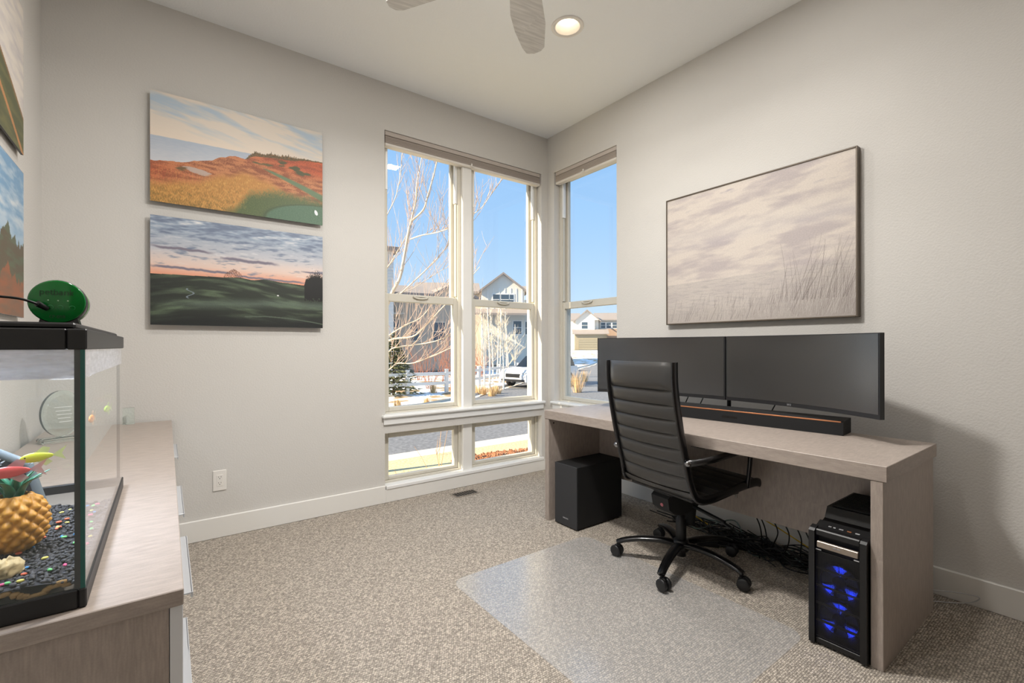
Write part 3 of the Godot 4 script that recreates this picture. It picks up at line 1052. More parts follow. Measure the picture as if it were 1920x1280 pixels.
# ---------------------------------------------------------------- the chair
func office_chair():
	var t := thing("office_chair", "black ribbed leather high-back office chair on casters", "chair", Vector3(-0.69, 0.0035, 1.85), deg_to_rad(-7.5))
	# side line of the sling seat and back: local x forward, y up
	var line := spline([Vector3(-0.292, 1.056, 0), Vector3(-0.290, 0.96, 0), Vector3(-0.277, 0.867, 0), Vector3(-0.248, 0.722, 0), Vector3(-0.216, 0.596, 0), Vector3(-0.188, 0.495, 0), Vector3(-0.172, 0.445, 0), Vector3(-0.145, 0.420, 0), Vector3(-0.10, 0.414, 0), Vector3(0.0, 0.424, 0), Vector3(0.14, 0.442, 0), Vector3(0.25, 0.448, 0), Vector3(0.29, 0.440, 0)], 8)
	var run := [0.0]
	for i in range(1, line.size()): run.append(run[-1] + line[i].distance_to(line[i - 1]))
	var where := func(s: float) -> Array:
		var i := 0
		while i < run.size() - 2 and run[i + 1] < s: i += 1
		var k: float = clampf((s - run[i]) / (run[i + 1] - run[i]), 0, 1)
		var d: Vector3 = (line[i + 1] - line[i]).normalized()
		return [line[i].lerp(line[i + 1], k), Vector3(-d.y, d.x, 0)]   # point, normal to the sitter's side... front of back
	var total: float = run[-1]
	var pillow := func(called: String, s0: float, s1: float, bulge: float, base: float, w0: float, w1: float):
		var st := mb()
		for side in [-1.0, 1.0]:
			var f := func(u: float, v: float) -> Vector3:
				var s := lerpf(s0, s1, v)
				var e: Array = where.call(s)
				var l := (u * 2.0 - 1.0) * lerpf(w0, w1, v)
				var dome: float = pow(maxf(0.0, 1.0 - pow(absf(v * 2.0 - 1.0), 2.6)), 0.55) * pow(maxf(0.0, 1.0 - pow(absf(u * 2.0 - 1.0), 10.0)), 0.5)
				var sway := -0.012 * (1.0 - pow(u * 2.0 - 1.0, 2)) if s < 0.62 else 0.0
				return e[0] + e[1] * (side * (base + bulge * dome) + sway) + Vector3(0, 0, l)
			grid(st, 14, 10, f if side < 0 else func(u, v): return f.call(1.0 - u, v))
		obj(called, st, M.leather, t)
	pillow.call("head_cushion", 0.0, 0.130, 0.019, 0.004, 0.207, 0.207)
	var edge := 0.131
	for k in 7:
		pillow.call("back_rib", edge, edge + 0.0690, 0.011, 0.003, 0.207, 0.207)
		edge += 0.0694
	while edge < total - 0.05:
		pillow.call("seat_rib", edge, edge + 0.0690, 0.007, 0.007, 0.225, 0.225)
		edge += 0.0694
	pillow.call("front_roll", edge - 0.002, total, 0.012, 0.006, 0.235, 0.235)
	for s in [-1.0, 1.0]:
		var st := mb()
		var path := []
		for i in line.size():
			var q: Vector3 = line[i]
			path.append(Vector3(q.x, q.y, s * lerpf(0.219, 0.242, clampf((run[i] - 0.55) / 0.2, 0, 1))))
		tube(st, path, 0.021, 0.021, 12, 0.42, Vector3(0, 0, 1))
		obj("side_frame", st, M.steel_dark, t)
		st = mb()
		var arm := spline([Vector3(-0.222, 0.598, s * 0.232), Vector3(-0.195, 0.604, s * 0.262), Vector3(-0.13, 0.616, s * 0.290), Vector3(0.0, 0.628, s * 0.292), Vector3(0.11, 0.628, s * 0.284), Vector3(0.165, 0.612, s * 0.272), Vector3(0.188, 0.575, s * 0.260), Vector3(0.192, 0.50, s * 0.250), Vector3(0.190, 0.432, s * 0.243)], 6)
		tube(st, arm, 0.017, 0.014, 12, 0.75, Vector3(0, 0, 1))
		obj("arm_rest", st, M.steel_dark, t)
		st = mb()
		ellipsoid(st, Vector3(-0.222, 0.598, s * 0.236), Vector3(0.020, 0.016, 0.016), 14, 8)
		obj("arm_bolt", st, M.chrome, t)
	var st := mb()
	bx(st, Vector3(-0.155, 0.395, -0.20), Vector3(-0.13, 0.412, 0.20), 0.005)
	bx(st, Vector3(0.10, 0.405, -0.235), Vector3(0.14, 0.425, 0.235), 0.005)
	bx(st, Vector3(-0.14, 0.378, -0.06), Vector3(0.16, 0.405, 0.06), 0.008)
	obj("seat_brackets", st, M.black, t)
	# tilt mechanism: a rounded housing
	st = mb()
	var house := PackedVector2Array([Vector2(-0.155, 0.372), Vector2(-0.145, 0.318), Vector2(-0.10, 0.285), Vector2(-0.03, 0.278), Vector2(0.05, 0.30), Vector2(0.13, 0.345), Vector2(0.15, 0.385), Vector2(-0.13, 0.392)])
	prism(st, house, -0.055, 0.055, 2)
	obj("tilt_housing", st, M.black_matte, t)
	st = mb()
	T = Transform3D(Basis(Vector3(0, 0, 1), PI / 2 + 0.35), Vector3(-0.145, 0.335, 0.01))
	lathe(st, [Vector2(0, 0), Vector2(0.009, 0), Vector2(0.009, 0.006), Vector2(0, 0.006)], 16)
	T = Transform3D()
	obj("round_sticker", st, M.red_print, t)
	st = mb()
	tube(st, [Vector3(0.03, 0.31, 0.05), Vector3(0.03, 0.300, 0.12), Vector3(0.03, 0.285, 0.235)], 0.009, 0.009, 10)
	tube(st, [Vector3(0.03, 0.285, 0.215), Vector3(0.03, 0.268, 0.27)], 0.013, 0.010, 8, 0.5)
	obj("height_lever", st, M.black, t)
	st = mb()
	T = Transform3D(Basis(Vector3(0, 0, 1), -0.15), Vector3(0.06, 0.19, 0.0))
	lathe(st, [Vector2(0, 0), Vector2(0.022, 0.002), Vector2(0.028, 0.02), Vector2(0.028, 0.11), Vector2(0.02, 0.13), Vector2(0, 0.13)], 18)
	T = Transform3D()
	obj("tension_knob", st, M.black_matte, t)
	st = mb()
	lathe(st, [Vector2(0, 0.045), Vector2(0.024, 0.045), Vector2(0.024, 0.135), Vector2(0.026, 0.14), Vector2(0.026, 0.235), Vector2(0.020, 0.24), Vector2(0.020, 0.30), Vector2(0, 0.30)], 24)
	obj("gas_lift", st, M.black, t)
	st = mb()
	lathe(st, [Vector2(0, 0.072), Vector2(0.036, 0.072), Vector2(0.042, 0.085), Vector2(0.042, 0.115), Vector2(0.034, 0.128), Vector2(0, 0.130)], 24)
	obj("hub", st, M.black, t)
	var gloss := mat(srgb(13, 13, 14), 0.2)
	for k in 5:
		var a := deg_to_rad(90.0 + 72.0 * k - 7.5)
		var d := Vector3(cos(a), 0, sin(a))
		st = mb()
		tube(st, spline([d * 0.028 + Vector3.UP * 0.104, d * 0.10 + Vector3.UP * 0.112, d * 0.20 + Vector3.UP * 0.107, d * 0.28 + Vector3.UP * 0.091, d * 0.325 + Vector3.UP * 0.074], 5), 0.027, 0.019, 12, 0.62)
		var leg := obj("base_arm", st, gloss, t)
		st = mb()
		var foot := d * 0.315
		var turn := Basis(Vector3.UP, -a + [0.3, 1.2, -0.5, 0.8, -1.0][k])
		T = Transform3D(turn, foot)
		tube(st, [Vector3(0, 0.050, 0), Vector3(0, 0.078, 0)], 0.008, 0.008, 10)
		bx(st, Vector3(-0.012, 0.028, -0.008), Vector3(0.022, 0.058, 0.008), 0.006)
		obj("caster_fork", st, M.black_matte, leg)
		for s in [-1.0, 1.0]:
			st = mb()
			T = Transform3D(turn * Basis(Vector3.RIGHT, s * PI / 2), foot + turn * Vector3(0.012, 0.029, s * 0.008))
			lathe(st, [Vector2(0, 0), Vector2(0.026, 0.0), Vector2(0.029, 0.003), Vector2(0.029, 0.013), Vector2(0.025, 0.017), Vector2(0.012, 0.018), Vector2(0, 0.018)], 22)
			obj("caster_wheel", st, M.black, leg)
		T = Transform3D()
	st = mb()
	tube(st, [Vector3(0.165, 0.418, 0.20), Vector3(0.165, 0.395, 0.20)], 0.003, 0.003, 6)
	bx(st, Vector3(0.160, 0.372, 0.197), Vector3(0.170, 0.396, 0.203), 0.002)
	obj("zip_pull", st, M.chrome, t)

# ---------------------------------------------------------------- things on the floor
func floor_things():
	# clear chair mat with studs showing through
	var mt := thing("chair_mat", "clear plastic chair mat on the carpet under the office chair", "chair mat", Vector3(-1.28, 0, 1.893))
	var st := mb()
	prism(st, rounded(0.915, 1.20, 0.07, 7), 0.0012, 0.0034, 1)
	var clear := mat(Color(0.93, 0.94, 0.95, 0.11), 0.20)
	clear.transparency = BaseMaterial3D.TRANSPARENCY_ALPHA
	obj("sheet", st, clear, mt)
	var unit := mb()
	lathe(unit, [Vector2(0, 0), Vector2(0.0028, 0.0002), Vector2(0.0028, 0.001), Vector2(0, 0.001)], 6)
	var mm := MultiMesh.new()
	mm.transform_format = MultiMesh.TRANSFORM_3D
	mm.mesh = done(unit)
	var spots := []
	for i in 36:
		for j in 48:
			spots.append(Vector3(-0.43 + 0.86 * i / 35.0 + (0.006 if j % 2 else -0.006), 0.0002, -0.575 + 1.15 * j / 47.0))
	mm.instance_count = spots.size()
	for i in spots.size(): mm.set_instance_transform(i, Transform3D(Basis(), spots[i]))
	var gi := MultiMeshInstance3D.new()
	gi.name = "grip_studs"
	gi.multimesh = mm
	gi.material_override = mat(srgb(150, 146, 140), 0.5)
	gi.set_meta("kind", "stuff")
	mt.add_child(gi)
	# subwoofer
	var s := thing("subwoofer", "black box subwoofer with a grey front beside the desk leg", "speaker", Vector3(-0.615, 0, 1.122))
	st = mb()
	bx(st, Vector3(-0.205, 0.008, -0.100), Vector3(0.205, 0.390, 0.100), 0.004)
	obj("cabinet", st, M.black_matte, s)
	st = mb()
	bx(st, Vector3(-0.210, 0.008, -0.100), Vector3(-0.205, 0.390, 0.100), 0.002)
	obj("front_panel", st, mat(srgb(48, 49, 52), 0.7), s)
	for q in [[-0.18, -0.08], [-0.18, 0.08], [0.18, -0.08], [0.18, 0.08]]:
		st = mb()
		T = Transform3D(Basis(), Vector3(q[0], 0, q[1]))
		lathe(st, [Vector2(0, 0), Vector2(0.012, 0), Vector2(0.012, 0.009), Vector2(0, 0.009)], 12)
		T = Transform3D()
		obj("foot", st, M.black, s)
	lettering("maker_mark", "SAMSUNG", 0.008, mat(srgb(190, 190, 192), 0.4), s, Transform3D(Basis(Vector3.UP, -PI / 2), Vector3(-0.2105, 0.055, 0.0)))
	computer()
	cables()
	# floor register
	var v := thing("floor_vent", "small dark floor register in the carpet below the low windows", "vent", Vector3(-0.99, 0, 0.175))
	st = mb()
	for r in [[-0.105, -0.055, 0.105, -0.045], [-0.105, 0.045, 0.105, 0.055], [-0.105, -0.045, -0.095, 0.045], [0.095, -0.045, 0.105, 0.045]]:
		bx(st, Vector3(r[0], 0, r[1]), Vector3(r[2], 0.005, r[3]), 0.001)
	obj("rim", st, mat(srgb(150, 140, 128), 0.6), v)
	st = mb()
	bx(st, Vector3(-0.095, 0, -0.045), Vector3(0.095, 0.001, 0.045))
	obj("duct", st, M.hole, v)
	for k in 9:
		st = mb()
		bx(st, Vector3(-0.085 + 0.0212 * k, 0.001, -0.045), Vector3(-0.081 + 0.0212 * k, 0.0045, 0.045))
		obj("slat", st, mat(srgb(120, 112, 102), 0.6), v)

func computer():
	var t := thing("computer_tower", "black computer tower with two blue-lit front fans", "computer", Vector3(-0.63, 0, 2.607))
	# local: front at x = -0.23, width along z +-0.092
	var st := mb()
	var prof := PackedVector2Array([Vector2(-0.195, 0.02), Vector2(-0.195, 0.425), Vector2(-0.13, 0.448), Vector2(-0.125, 0.434), Vector2(-0.085, 0.446), Vector2(-0.06, 0.486), Vector2(0.23, 0.486), Vector2(0.23, 0.02)])
	prism(st, prof, -0.090, 0.090, 2)
	obj("case", st, M.black, t)
	for z in [-0.092, 0.072]:
		st = mb()
		var p2 := PackedVector2Array([Vector2(-0.232, 0.008), Vector2(-0.232, 0.432), Vector2(-0.222, 0.440), Vector2(-0.195, 0.446), Vector2(-0.195, 0.008)])
		prism(st, p2, z, z + 0.020, 2)
		obj("front_pillar", st, M.black, t)
	st = mb()
	bx(st, Vector3(-0.225, 0.415, -0.072), Vector3(-0.19, 0.440, 0.072), 0.004)
	obj("front_cross_bar", st, M.black, t)
	st = mb()
	bx(st, Vector3(-0.222, 0.008, -0.072), Vector3(-0.19, 0.03, 0.072), 0.003)
	obj("front_cross_bar", st, M.black, t)
	st = mb()
	bx(st, Vector3(-0.228, 0.372, -0.066), Vector3(-0.215, 0.396, 0.066), 0.002)
	var drive := obj("drive_tray", st, mat(srgb(150, 138, 126), 0.35, 0.4), t)
	st = mb()
	for k in 2: bx(st, Vector3(-0.2295, 0.3835, -0.012 + 0.012 * k), Vector3(-0.228, 0.388, -0.003 + 0.014 * k))
	obj("tray_mark", st, M.print_grey, drive)
	st = mb()
	bx(st, Vector3(-0.2245, 0.362, -0.07), Vector3(-0.22, 0.365, -0.052))
	obj("tray_clip", st, M.alu, t)
	st = mb()
	bx(st, Vector3(-0.2245, 0.362, 0.052), Vector3(-0.22, 0.366, 0.068))
	obj("tray_clip", st, M.alu, t)
	# perforated bay covers
	var wire := mat(srgb(24, 24, 26), 0.5)
	var y := 0.034
	for hgt in [0.062, 0.064, 0.064, 0.064, 0.064]:
		st = mb()
		bx(st, Vector3(-0.222, y, -0.071), Vector3(-0.216, y + 0.003, 0.071))
		bx(st, Vector3(-0.222, y + hgt - 0.003, -0.071), Vector3(-0.216, y + hgt, 0.071))
		var k := 0.0
		while k < 0.142:
			bx(st, Vector3(-0.2215, y, -0.071 + k), Vector3(-0.2205, y + hgt, -0.071 + k + 0.0011))
			k += 0.0036
		k = 0.0036
		while k < hgt:
			bx(st, Vector3(-0.2215, y + k, -0.071), Vector3(-0.2205, y + k + 0.0011, 0.071))
			k += 0.0036
		obj("mesh_cover", st, wire, t)
		y += hgt + 0.0015
	# fans with blue LEDs
	for fy in [0.118, 0.255]:
		st = mb()
		T = Transform3D(Basis(Vector3(0, 0, 1), PI / 2), Vector3(-0.197, fy, 0))
		lathe(st, [Vector2(0.060, 0.0), Vector2(0.066, 0.0), Vector2(0.066, 0.012), Vector2(0.060, 0.012), Vector2(0.060, 0.0)], 32)
		var fan := obj("fan_ring", st, M.black, t)
		st = mb()
		lathe(st, [Vector2(0, 0.0), Vector2(0.022, 0.0), Vector2(0.022, 0.010), Vector2(0.018, 0.012), Vector2(0, 0.012)], 20)
		T = Transform3D()
		obj("fan_hub", st, M.black, fan)
		for b in 7:
			var a := TAU * b / 7.0 + 0.3
			st = mb()
			T = Transform3D(Basis(Vector3.RIGHT, a), Vector3(-0.203, fy, 0))
			grid(st, 3, 4, func(u, v):
				var r := lerpf(0.022, 0.058, v)
				return Vector3(lerpf(-0.004, 0.004, u), cos((u - 0.5) * 0.75) * r, sin((u - 0.5) * 0.75) * r))
			T = Transform3D()
			obj("fan_blade", st, mat(srgb(70, 80, 110), 0.3), fan)
		for a in [0.05, 2.2, 3.9]:
			st = mb()
			var p := Vector3(-0.205, fy + cos(a) * 0.050, sin(a) * 0.050)
			T = Transform3D(Basis(Vector3.RIGHT, a), Vector3(-0.2055, fy, 0))
			grid(st, 3, 3, func(u, v):
				var r := lerpf(0.024, 0.062, v)
				return Vector3(0, cos((u - 0.5) * 0.75 * (0.4 + 0.8 * v)) * r, sin((u - 0.5) * 0.75 * (0.4 + 0.8 * v)) * r))
			T = Transform3D()
			obj("fan_light", st, glow(Color(0.30, 0.45, 1.0), 0.42), fan)
			var l := OmniLight3D.new()
			l.name = "fan_lamp"
			l.light_color = Color(0.2, 0.3, 1.0)
			l.light_energy = 0.0012
			l.light_size = 0.008
			l.omni_range = 5.0
			l.omni_attenuation = 2.0
			l.shadow_enabled = true
			t.add_child(l, true)
			l.position = p + Vector3(-0.006, 0, 0)
	# top panel: ports, buttons, vent fins
	var slope := atan2(0.023, 0.065)
	for q in [[-0.045, 0.010, M.print_grey], [-0.030, 0.008, M.alu], [-0.008, 0.014, M.print_grey], [0.018, 0.014, M.copper], [0.044, 0.014, M.alu]]:
		st = mb()
		T = Transform3D(Basis(Vector3(0, 0, 1), slope), Vector3(-0.16, 0.4385, q[0]))
		bx(st, Vector3(-0.003, 0, -q[1] / 2), Vector3(0.003, 0.0015, q[1] / 2), 0.0005)
		T = Transform3D()
		obj("port", st, q[2], t)
	for q in [[0.028, M.copper], [0.050, M.alu], [0.070, M.copper]]:
		st = mb()
		T = Transform3D(Basis(Vector3(0, 0, 1), slope), Vector3(-0.186, 0.4295, q[0]))
		bx(st, Vector3(-0.006, 0, -0.008), Vector3(0.006, 0.002, 0.008), 0.001)
		T = Transform3D()
		obj("button", st, q[1], t)
	for k in 12:
		st = mb()
		bx(st, Vector3(-0.05 + 0.021 * k, 0.486, -0.075), Vector3(-0.038 + 0.021 * k, 0.495, 0.075), 0.002)
		obj("vent_fin", st, M.black_matte, t)
	for q in [[-0.205, -0.08], [-0.205, 0.08], [0.2, -0.07], [0.2, 0.07]]:
		st = mb()
		bx(st, Vector3(q[0] - 0.015, 0, q[1] - 0.010), Vector3(q[0] + 0.015, 0.022, q[1] + 0.010), 0.003)
		obj("foot", st, M.black, t)

func cables():
	rng.seed = 44
	var yellow := mat(srgb(196, 160, 30), 0.5)
	var grey := mat(srgb(110, 128, 122), 0.5)
	for i in 34:
		var z0 := rng.randf_range(1.30, 1.9)
		var z1 := z0 + rng.randf_range(0.35, 0.9)
		var pts := []
		var n := rng.randi_range(4, 6)
		for k in n:
			var f := float(k) / (n - 1)
			var loop := sin(f * TAU * rng.randf_range(0.6, 1.2)) * 0.06
			pts.append(Vector3(clampf(rng.randf_range(-0.32, -0.10) + loop, -0.36, -0.03), rng.randf_range(0.005, 0.03) if k % 2 else rng.randf_range(0.006, 0.075), clampf(lerpf(z0, z1, f) + rng.randf_range(-0.06, 0.06), 1.26, 2.49)))
		var o := obj("floor_cable", thin_lead(pts, rng.randf_range(0.0025, 0.0042)), grey if i % 11 == 5 else M.cord)
		if i % 11 == 5: tag(o, "thin grey-green cable in the tangle under the desk", "cable", "cables tangled under the desk")
		else: tag(o, "black cable in the tangle on the carpet under the desk", "cable", "cables tangled under the desk")
	for i in 9:
		# coiled spares lying flat
		var c := Vector3(rng.randf_range(-0.30, -0.15), 0.02, rng.randf_range(1.7, 2.42))
		var r := rng.randf_range(0.05, 0.085)
		var pts := []
		for k in 22:
			var a := TAU * k / 8.0
			pts.append(c + Vector3(cos(a) * r * (0.8 + 0.2 * sin(k * 1.7)), 0.004 * (k % 5) + 0.002 * k, sin(a) * r * 1.25))
		var o := obj("coiled_cable", thin_lead(pts, 0.0034), M.cord)
		tag(o, "coiled black cable lying under the desk", "cable", "coiled cables under the desk")
	for i in 8:
		var z := 2.02 + 0.055 * i + rng.randf_range(-0.02, 0.02)
		var o := obj("hanging_cable", thin_lead([Vector3(-0.33, 0.42, z - 0.05), Vector3(-0.315, 0.26, z), Vector3(-0.30, 0.17, z + 0.03), Vector3(-0.26, 0.06, z + rng.randf_range(-0.05, 0.06)), Vector3(-0.22, 0.015, z + rng.randf_range(-0.1, 0.1)), Vector3(-0.16, 0.01, z - 0.06)], 0.0034), M.cord)
		tag(o, "black cable hanging down behind the desk panel", "cable", "cables hanging behind the desk panel")
	for q in [[1.14, 1.75], [1.9, 2.46]]:
		var o := obj("yellow_cable", thin_lead([Vector3(-0.10, 0.17, q[0]), Vector3(-0.12, 0.13, lerpf(q[0], q[1], 0.3)), Vector3(-0.15, 0.085, lerpf(q[0], q[1], 0.6)), Vector3(-0.2, 0.04, q[1])], 0.0032), yellow)
		tag(o, "yellow network cable among the black cables", "cable", "yellow network cables")
	for q in [[Vector3(-0.26, 0, 1.92), 0.4], [Vector3(-0.20, 0, 2.22), -0.15]]:
		var t := thing("power_strip", "black power strip buried in the cable tangle", "power strip", q[0], q[1], "power strips under the desk")
		var st := mb()
		bx(st, Vector3(-0.03, 0, -0.15), Vector3(0.03, 0.036, 0.15), 0.006)
		obj("housing", st, M.black, t)
		for k in 5:
			st = mb()
			bx(st, Vector3(-0.016, 0.036, -0.125 + 0.056 * k), Vector3(0.016, 0.038, -0.09 + 0.056 * k), 0.001)
			obj("outlet", st, M.black_matte, t)
	var w := obj("white_cord", thin_lead([Vector3(-0.20, 0.004, 2.62), Vector3(-0.05, 0.008, 2.80), Vector3(-0.035, 0.05, 2.86), Vector3(-0.05, 0.052, 2.80), Vector3(-0.12, 0.045, 2.70), Vector3(-0.17, 0.02, 2.66)], 0.0022), mat(srgb(196, 196, 198), 0.5))
	tag(w, "thin white cord looped on the carpet against the baseboard", "cable")
	var b := thing("power_brick", "small black power adapter with a white label under the chair", "adapter", Vector3(-0.36, 0, 1.80), 0.6)
	var st := mb()
	bx(st, Vector3(-0.03, 0, -0.06), Vector3(0.03, 0.032, 0.06), 0.006)
	obj("housing", st, M.black, b)
	st = mb()
	bx(st, Vector3(-0.022, 0.032, -0.03), Vector3(0.022, 0.0325, 0.02))
	obj("paper_label", st, M.white_plastic, b)

# ---------------------------------------------------------------- the cabinet along the left wall
func cabinet_things():
	var t := thing("low_cabinet", "long low cabinet with a grey-brown top and white drawers along the left wall", "cabinet", Vector3(-3.06, 0, 1.16))
	T = Transform3D(Basis(), Vector3(3.06, 0, -1.16))
	var st := mb()
	bx(st, Vector3(-3.316, 0.692, 0.021), Vector3(-2.812, 0.72, 2.30), 0.0015)
	obj("cabinet_top", st, M.desk, t)
	for z in [0.024, 2.268]:
		st = mb()
		bx(st, Vector3(-3.315, 0, z), Vector3(-2.8325, 0.691, z + 0.022), 0.001)
		obj("end_panel", st, M.desk_side, t)
	st = mb()
	bx(st, Vector3(-3.315, 0.06, 0.046), Vector3(-2.834, 0.09, 2.268))
	bx(st, Vector3(-3.315, 0.09, 0.046), Vector3(-3.30, 0.691, 2.268))
	bx(st, Vector3(-3.0, 0.0, 0.046), Vector3(-2.98, 0.06, 2.268))
	obj("carcass", st, M.white_gloss, t)
	var bounds := [0.024, 0.80, 1.60, 2.291]
	var pulls := [0.42, 1.34, 1.91]
	for c in 3:
		for r in 3:
			st = mb()
			var y0 := 0.03 + r * 0.2205
			bx(st, Vector3(-2.8315, y0, bounds[c] + 0.0015), Vector3(-2.813, y0 + 0.2175, bounds[c + 1] - 0.0015), 0.001)
			var d := obj("drawer_front", st, M.white_gloss, t)
			st = mb()
			var yp := 0.62 - (2 - r) * 0.2205
			var zc: float = pulls[c]
			bx(st, Vector3(-2.8128, yp - 0.004, zc - 0.18), Vector3(-2.792, yp, zc + 0.18), 0.001)
			bx(st, Vector3(-2.795, yp - 0.012, zc - 0.18), Vector3(-2.791, yp, zc + 0.18), 0.001)
			obj("pull", st, M.alu, d)
	T = Transform3D()
	# glass award: an oval plate on a block
	var clear := mat(Color(0.96, 0.99, 0.97, 0.0), 0.03)
	clear.refraction_enabled = true
	clear.refraction_scale = 0.05
	clear.transparency = BaseMaterial3D.TRANSPARENCY_ALPHA
	var a := thing("glass_award", "oval engraved glass award standing behind the fish tank", "award", Vector3(-3.205, 0.72, 0.46), deg_to_rad(28))
	st = mb()
	bx(st, Vector3(-0.075, 0, -0.03), Vector3(0.075, 0.022, 0.03), 0.006)
	obj("base", st, clear, a)
	st = mb()
	var oval := PackedVector2Array()
	for k in 36: oval.append(Vector2(cos(TAU * k / 36.0) * 0.070, 0.123 + sin(TAU * k / 36.0) * 0.100))
	prism(st, oval, -0.010, 0.010, 2)
	obj("plate", st, clear, a)
	st = mb()
	for k in 36:
		var p := Vector2(cos(TAU * k / 36.0), sin(TAU * k / 36.0))
		var q := Vector2(cos(TAU * (k + 1) / 36.0), sin(TAU * (k + 1) / 36.0))
		var v := func(w: Vector2, r: float, z: float): return Vector3(w.x * 0.070 * r, 0.123 + w.y * 0.100 * r, z)
		for s in [-1.0, 1.0]:
			poly(st, [v.call(p, 1.0, s * 0.0102), v.call(q, 1.0, s * 0.0102), v.call(q, 0.8, s * 0.016), v.call(p, 0.8, s * 0.016)], Vector3(p.x, p.y, s))
	obj("bevel", st, glass(0.10, Color(0.9, 0.95, 0.92)), a)
	st = mb()
	for k in 5: bx(st, Vector3(-0.03 + 0.004 * k, 0.15 - 0.016 * k, 0.0165), Vector3(0.03 - 0.005 * (k % 2), 0.1525 - 0.016 * k, 0.0168))
	obj("engraving", st, mat(srgb(225, 228, 226), 0.7), a)
	var b := thing("acrylic_block", "small upright clear acrylic block at the wall end of the cabinet", "ornament", Vector3(-3.008, 0.72, 0.056))
	st = mb()
	bx(st, Vector3(-0.034, 0, -0.010), Vector3(0.034, 0.088, 0.010), 0.002)
	obj("block", st, clear, b)
	st = mb()
	bx(st, Vector3(-0.036, 0, -0.014), Vector3(0.036, 0.004, 0.014), 0.001)
	obj("foot", st, glass(0.25, Color(0.9, 0.95, 0.93)), b)

